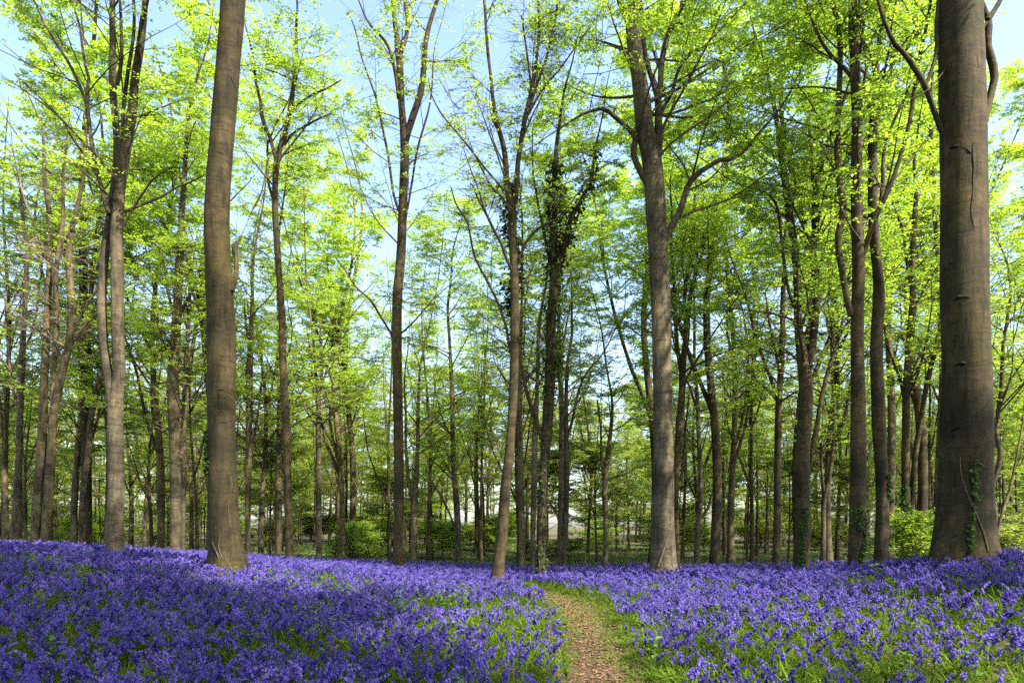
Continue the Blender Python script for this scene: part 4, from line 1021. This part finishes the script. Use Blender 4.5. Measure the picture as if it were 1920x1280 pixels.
def bluebell_meshes(seed):
    rng = np.random.default_rng(seed)
    H = rng.uniform(0.30, 0.46); a = rng.uniform(0, 6.28)
    t = np.linspace(0, 1, 9)
    nod = np.clip((t - 0.62) / 0.38, 0, 1) ** 1.8
    d = np.array([math.cos(a), math.sin(a), 0])
    P = d[None] * (0.10 * H * t + 0.30 * H * nod)[:, None] + np.array([0, 0, 1.0])[None] * (H * t - 0.10 * H * nod)[:, None]
    P[0, 2] = -0.03
    sv, sq = tubes(P[None], np.linspace(0.0032, 0.0016, 9)[None], 4)
    stem = mesh_from("bluebell_stem", sv, quads=sq, mat=M_STEM, rnd=np.full(len(sq), rng.random()))
    parts, rn = [], []
    nb = int(rng.integers(10, 15))
    for i in range(nb):
        tt = 0.60 + 0.40 * (i + 0.5) / nb
        f = tt * 8; k = min(int(f), 7); p = P[k] * (1 - (f - k)) + P[k+1] * (f - k)
        az = a + rng.normal(0, 1.1)
        o = np.array([math.cos(az), math.sin(az), 0.0])
        p2 = p + o * rng.uniform(0.008, 0.018) + np.array([0, 0, 0.004])
        dd = nrm(o * rng.uniform(0.4, 0.9) + np.array([0, 0, -1.0]))
        sz = 1.0 - 0.35 * i / nb
        v, q = bell(rng, p2, dd, 0.030 * sz, 0.026 * sz)
        parts.append((v, q)); rn += [rng.random()] * len(q)
    v, q = join(parts)
    flower = mesh_from("bluebell_flowers", v, quads=q, mat=M_BELL, rnd=rn)
    parts = []
    for i in range(int(rng.integers(3, 6))):
        parts.append(blade_strip(rng, rng.uniform(0, 6.28), rng.uniform(0.22, 0.38), rng.uniform(0.010, 0.016), rng.uniform(0.2, 0.8), rng.uniform(0.2, 0.9)))
    v, q = join(parts)
    leafm = mesh_from("bluebell_leaves", v, quads=q, mat=M_BLADE, rnd=rng.random(len(q)))
    return stem, flower, leafm

NV = 8
BB = [bluebell_meshes(300 + i) for i in range(NV)]

def tuft(seed, n, L, w):
    rng = np.random.default_rng(seed)
    parts = []
    for i in range(n):
        v, q = blade_strip(rng, rng.uniform(0, 6.28), L * rng.uniform(0.6, 1.15), w * rng.uniform(0.7, 1.3), rng.uniform(0.15, 0.8), rng.uniform(0.2, 1.0))
        parts.append((v + np.array([rng.normal(0, 0.03), rng.normal(0, 0.03), -0.01]), q))
    v, q = join(parts)
    return mesh_from("leaf_tuft", v, quads=q, mat=M_BLADE, rnd=np.repeat(rng.random(n), 4))

# candidate points over the bank (a margin beyond the frame included)
rng = np.random.default_rng(5)
def field(n, y0, y1, wf=0.80, wm=2.2):
    y = np.sqrt(rng.uniform(y0**2, y1**2, n)); x = rng.uniform(-1, 1, n) * (wf * y + wm)
    return x, y
trunk_xy = [(t[0].location[0], t[0].location[1], t[1][0][1][2] * 1.25) for t in TREES.values()]
def clear_of_trunks(x, y):
    m = np.ones(len(x), bool)
    for a, b, r in trunk_xy: m &= (x - a)**2 + (y - b)**2 > r * r
    return m
def flower_density(x, y):
    pd = path_dist(x, y)
    c1 = VN1(x * 0.9 + 20, y * 0.9 + 20); c2 = VN2(x * 2.6 + 11, y * 2.6 + 7); c3 = VN3(x * 0.35 + 5, y * 0.35 + 8)
    d = 0.10 + 0.90 * np.clip((0.40 * c1 + 0.40 * c2 + 0.2 * c3 - 0.33) / 0.24, 0, 1)
    near = np.clip((11.0 - y) / 3.5, 0, 1)
    green = np.clip((x - 0.6) / 1.2, 0, 1) * np.clip((6.2 - x) / 1.5, 0, 1) * near      # leafier patch right of the path
    d = d * (1 - 0.50 * green)
    d = d * np.clip((pd - 0.05) / 0.45, 0, 1)
    d = np.where(y > 15.5, np.maximum(d, 0.75 * np.clip((pd - 0.05) / 0.45, 0, 1)), d)
    return d

fx, fy = field(44000, 4.3, 25.5)
keepm = (rng.random(len(fx)) < flower_density(fx, fy)) & clear_of_trunks(fx, fy) & (path_dist(fx, fy) > 0.08)
fx, fy = fx[keepm], fy[keepm]
fz = gz(fx, fy)
idx = rng.integers(0, NV, len(fx)); rot = rng.uniform(0, 6.28, len(fx)); scl = rng.uniform(0.75, 1.15, len(fx))
tilt = rng.normal(0, 0.13, (len(fx), 2))
# the 300 that show largest are plants of their own
vis_u = CX + FPX * fx / fy; vis_v = HY + FPX * (CAMZ - fz - 0.3) / fy
inside = (vis_u > 15) & (vis_u < 1905) & (vis_v < 1262) & (vis_v > 1000)
order = np.argsort(np.where(inside, fy, 1e9))[:300]
single = np.zeros(len(fx), bool); single[order] = True
src = [None] * NV
for n_, i in enumerate(order):
    e = bpy.data.objects.new("bluebell", None); C.objects.link(e)
    e.location = (fx[i], fy[i], fz[i]); e.rotation_euler = (tilt[i, 0], tilt[i, 1], rot[i]); e.scale = (scl[i],) * 3
    e.empty_display_size = 0.05
    e["label"] = "violet-blue bluebell plant with nodding bells in the front edge of the carpet"
    e["category"] = "bluebell"; e["group"] = "bluebells in the front edge of the carpet"
    s, f, l = BB[idx[i]]
    trio = [obj("stem", s, e), obj("flower_spike", f, e, kind="stuff"), obj("leaf_rosette", l, e, kind="stuff")]
    if src[idx[i]] is None: src[idx[i]] = trio          # the carpet below repeats the parts of these standing plants

def scatter(name, pts, rotv, sc, ids, meshes, label, cat):
    """one 'stuff' object: a point cloud mesh whose points carry copies of the given plant meshes"""
    me = bpy.data.meshes.new(name)
    me.vertices.add(len(pts)); me.vertices.foreach_set("co", np.asarray(pts, np.float32).ravel())
    a = me.attributes.new("p_rot", 'FLOAT_VECTOR', 'POINT'); a.data.foreach_set("vector", np.asarray(rotv, np.float32).ravel())
    a = me.attributes.new("p_scl", 'FLOAT', 'POINT'); a.data.foreach_set("value", np.asarray(sc, np.float32))
    a = me.attributes.new("p_idx", 'INT', 'POINT'); a.data.foreach_set("value", np.asarray(ids, np.int32))
    o = obj(name, me, kind="stuff", label=label, category=cat)
    ng = bpy.data.node_groups.new(name, 'GeometryNodeTree')
    ng.interface.new_socket("Geometry", in_out='INPUT', socket_type='NodeSocketGeometry')
    ng.interface.new_socket("Geometry", in_out='OUTPUT', socket_type='NodeSocketGeometry')
    nd = ng.nodes
    gi_, go = nd.new("NodeGroupInput"), nd.new("NodeGroupOutput")
    iop = nd.new("GeometryNodeInstanceOnPoints")
    g2i = nd.new("GeometryNodeGeometryToInstance")
    # every listed object is a plant standing in the scene whose mesh is reused
    for objs in reversed(meshes):
        if len(objs) > 1:
            jn = nd.new("GeometryNodeJoinGeometry")
            for ob in objs:
                oi = nd.new("GeometryNodeObjectInfo"); oi.inputs[0].default_value = ob; oi.transform_space = 'ORIGINAL'
                ng.links.new(oi.outputs["Geometry"], jn.inputs[0])
            src = jn.outputs[0]
        else:
            oi = nd.new("GeometryNodeObjectInfo"); oi.inputs[0].default_value = objs[0]; oi.transform_space = 'ORIGINAL'
            src = oi.outputs["Geometry"]
        g = nd.new("GeometryNodeGeometryToInstance"); ng.links.new(src, g.inputs[0])
        if 'col' not in locals():
            col = nd.new("GeometryNodeJoinGeometry")
        ng.links.new(g.outputs[0], col.inputs[0])
    nd.remove(g2i)
    def attr(nm, ty):
        n = nd.new("GeometryNodeInputNamedAttribute"); n.data_type = ty; n.inputs[0].default_value = nm
        return n.outputs[0]
    e2r = nd.new("FunctionNodeEulerToRotation")
    ng.links.new(attr("p_rot", 'FLOAT_VECTOR'), e2r.inputs[0])
    ng.links.new(gi_.outputs[0], iop.inputs["Points"])
    ng.links.new(col.outputs[0], iop.inputs["Instance"])
    iop.inputs["Pick Instance"].default_value = True
    ng.links.new(attr("p_idx", 'INT'), iop.inputs["Instance Index"])
    ng.links.new(e2r.outputs[0], iop.inputs["Rotation"])
    ng.links.new(attr("p_scl", 'FLOAT'), iop.inputs["Scale"])
    ng.links.new(iop.outputs[0], go.inputs[0])
    md = o.modifiers.new("scatter", 'NODES'); md.node_group = ng
    return o

r_ = ~single
scatter("bluebell_carpet", np.stack([fx, fy, fz], 1)[r_], np.column_stack([tilt, rot])[r_], scl[r_], idx[r_], src,
        "dense violet-blue carpet of bluebells covering the woodland bank", "bluebells")

# strap leaves between the flowers, thick where the flowers are thin
NT = 5
tufts = [tuft(500 + i, 10, 0.36, 0.014) for i in range(NT)]
tx_, ty_ = field(30000, 4.3, 24.5)
pd = path_dist(tx_, ty_)
dens = np.clip((pd + 0.14) / 0.2, 0, 1) * (0.45 + 0.55 * (1 - flower_density(tx_, ty_)))
km = (rng.random(len(tx_)) < dens) & clear_of_trunks(tx_, ty_)
tx_, ty_ = tx_[km], ty_[km]; pd = pd[km]
tzz = gz(tx_, ty_)
ts = rng.uniform(0.6, 1.15, len(tx_)) * np.clip(0.42 + pd * 1.1, 0.28, 1)
vis = (np.abs(tx_ / ty_) < 0.74) & (HY + FPX * (CAMZ - tzz - 0.1) / ty_ < 1270)
near_t = np.argsort(np.where(vis, ty_, 1e9))[:60]
tuft_src = [None] * NT
for n_, i in enumerate(near_t):
    v = n_ % NT
    o = obj("leaf_clump", tufts[v], None, (tx_[i], ty_[i], tzz[i]), rng.uniform(0, 6.28), float(ts[i]),
            label="flowerless clump of green strap leaves in the front edge of the bluebell carpet", category="leaves", group="strap-leaf clumps in the front edge")
    tuft_src[v] = tuft_src[v] or o
m2 = np.ones(len(tx_), bool); m2[near_t] = False
scatter("strap_leaf_cover", np.stack([tx_, ty_, tzz], 1)[m2], np.column_stack([rng.normal(0, .12, (m2.sum(), 2)), rng.uniform(0, 6.28, m2.sum())]), ts[m2],
        rng.integers(0, NT, m2.sum()), [[o] for o in tuft_src], "green strap leaves and grass growing between the bluebells", "leaves")

# broad-leaved herbs (nettle and bramble tops) poking through on the left
def herb(seed):
    rng = np.random.default_rng(seed)
    h = rng.uniform(0.22, 0.36)
    P = np.stack([np.zeros(5), np.zeros(5), np.linspace(-0.03, h, 5)], 1)
    v, q = tubes(P[None], np.linspace(0.004, 0.002, 5)[None], 4)
    st = mesh_from("herb_stem", v, quads=q, mat=M_STEM, rnd=np.full(len(q), 0.5))
    b, d = [], []
    for lv in np.linspace(0.35, 1.0, 5):
        a0 = rng.uniform(0, 6.28)
        for k in range(2 + int(lv > 0.9)):
            a = a0 + k * PI * (1 if lv < 0.9 else 0.67) + rng.normal(0, 0.2)
            b.append((0, 0, h * lv)); d.append((math.cos(a), math.sin(a), rng.uniform(-0.1, 0.35)))
    v, t, r = leaves(rng, np.array(b), nrm(np.array(d)), 0.10, 0.2, 0.55)
    return st, mesh_from("herb_leaf_whorl", v, tris=t, mat=M_HERB, rnd=r)
herbs = [herb(600 + i) for i in range(3)]
done = 0
while done < 90:
    y = math.sqrt(rng.uniform(5.8**2, 15**2)); x = rng.uniform(-0.72, 0.72) * y
    if x > 0 and rng.random() < 0.65: continue
    if path_dist(np.array([x]), np.array([y]))[0] < 0.3 or VN2(x * 0.6 + 3, y * 0.6 + 31) < 0.42: continue
    e = bpy.data.objects.new("woodland_herb", None); C.objects.link(e)
    e.location = (x, y, float(gz(x, y)[0])); e.rotation_euler = (0, 0, rng.uniform(0, 6.28)); e.scale = (rng.uniform(0.8, 1.3),) * 3
    e["label"] = "green broad-leaved herb poking up through the bluebells"; e["category"] = "herb"; e["group"] = "herbs among the bluebells"
    s, l = herbs[done % 3]
    obj("stem", s, e); obj("leaf_whorl", l, e)
    done += 1

# fallen beech leaves on the path and on the floor of the wood beyond
def litter(name, x, y, size, label, mat, lift=0.006, tilt=0.35):
    z = gz(x, y) + lift
    a = rng.uniform(0, 6.28, len(x))
    d = np.stack([np.cos(a), np.sin(a), rng.normal(0, 0.15, len(x))], 1)
    v, t, r = leaves(rng, np.stack([x, y, z], 1), nrm(d), size, tilt, 0.6)
    obj(name, mesh_from(name, v, tris=t, mat=mat, rnd=r), label=label, category="leaves", kind="stuff")
ly = rng.uniform(4.5, 20, 9000); lx = np.interp(ly, _pc[:, 1], _pc[:, 0]) + rng.normal(0, 0.34, len(ly))
litter("leaf_litter", lx, ly, 0.045, "brown fallen beech leaves strewn over the trodden path", M_DEAD)
ly = rng.uniform(4.5, 20, 7000); lx = np.interp(ly, _pc[:, 1], _pc[:, 0]) + np.sign(rng.normal(0, 1, 7000)) * np.abs(rng.normal(0.36, 0.16, 7000))
k_ = VN2(lx * 2.0, ly * 2.0) > 0.45
litter("path_moss_grass", lx[k_], ly[k_], 0.05, "short green grass and moss creeping in from the path edges", M_BLADE, 0.004, 0.9)
ly = np.sqrt(rng.uniform(22**2, 70**2, 26000)); lx = rng.uniform(-0.8, 0.8, len(ly)) * ly
litter("ground_cover", lx, ly, 0.19, "low green ground cover on the woodland floor behind the bank", M_HERB, 0.05, 0.6)
ly = np.sqrt(rng.uniform(22**2, 60**2, 12000)); lx = rng.uniform(-0.8, 0.8, len(ly)) * ly
litter("woodland_litter", lx, ly, 0.14, "brown fallen leaves on the woodland floor behind the bank", M_DEAD, 0.02, 0.4)
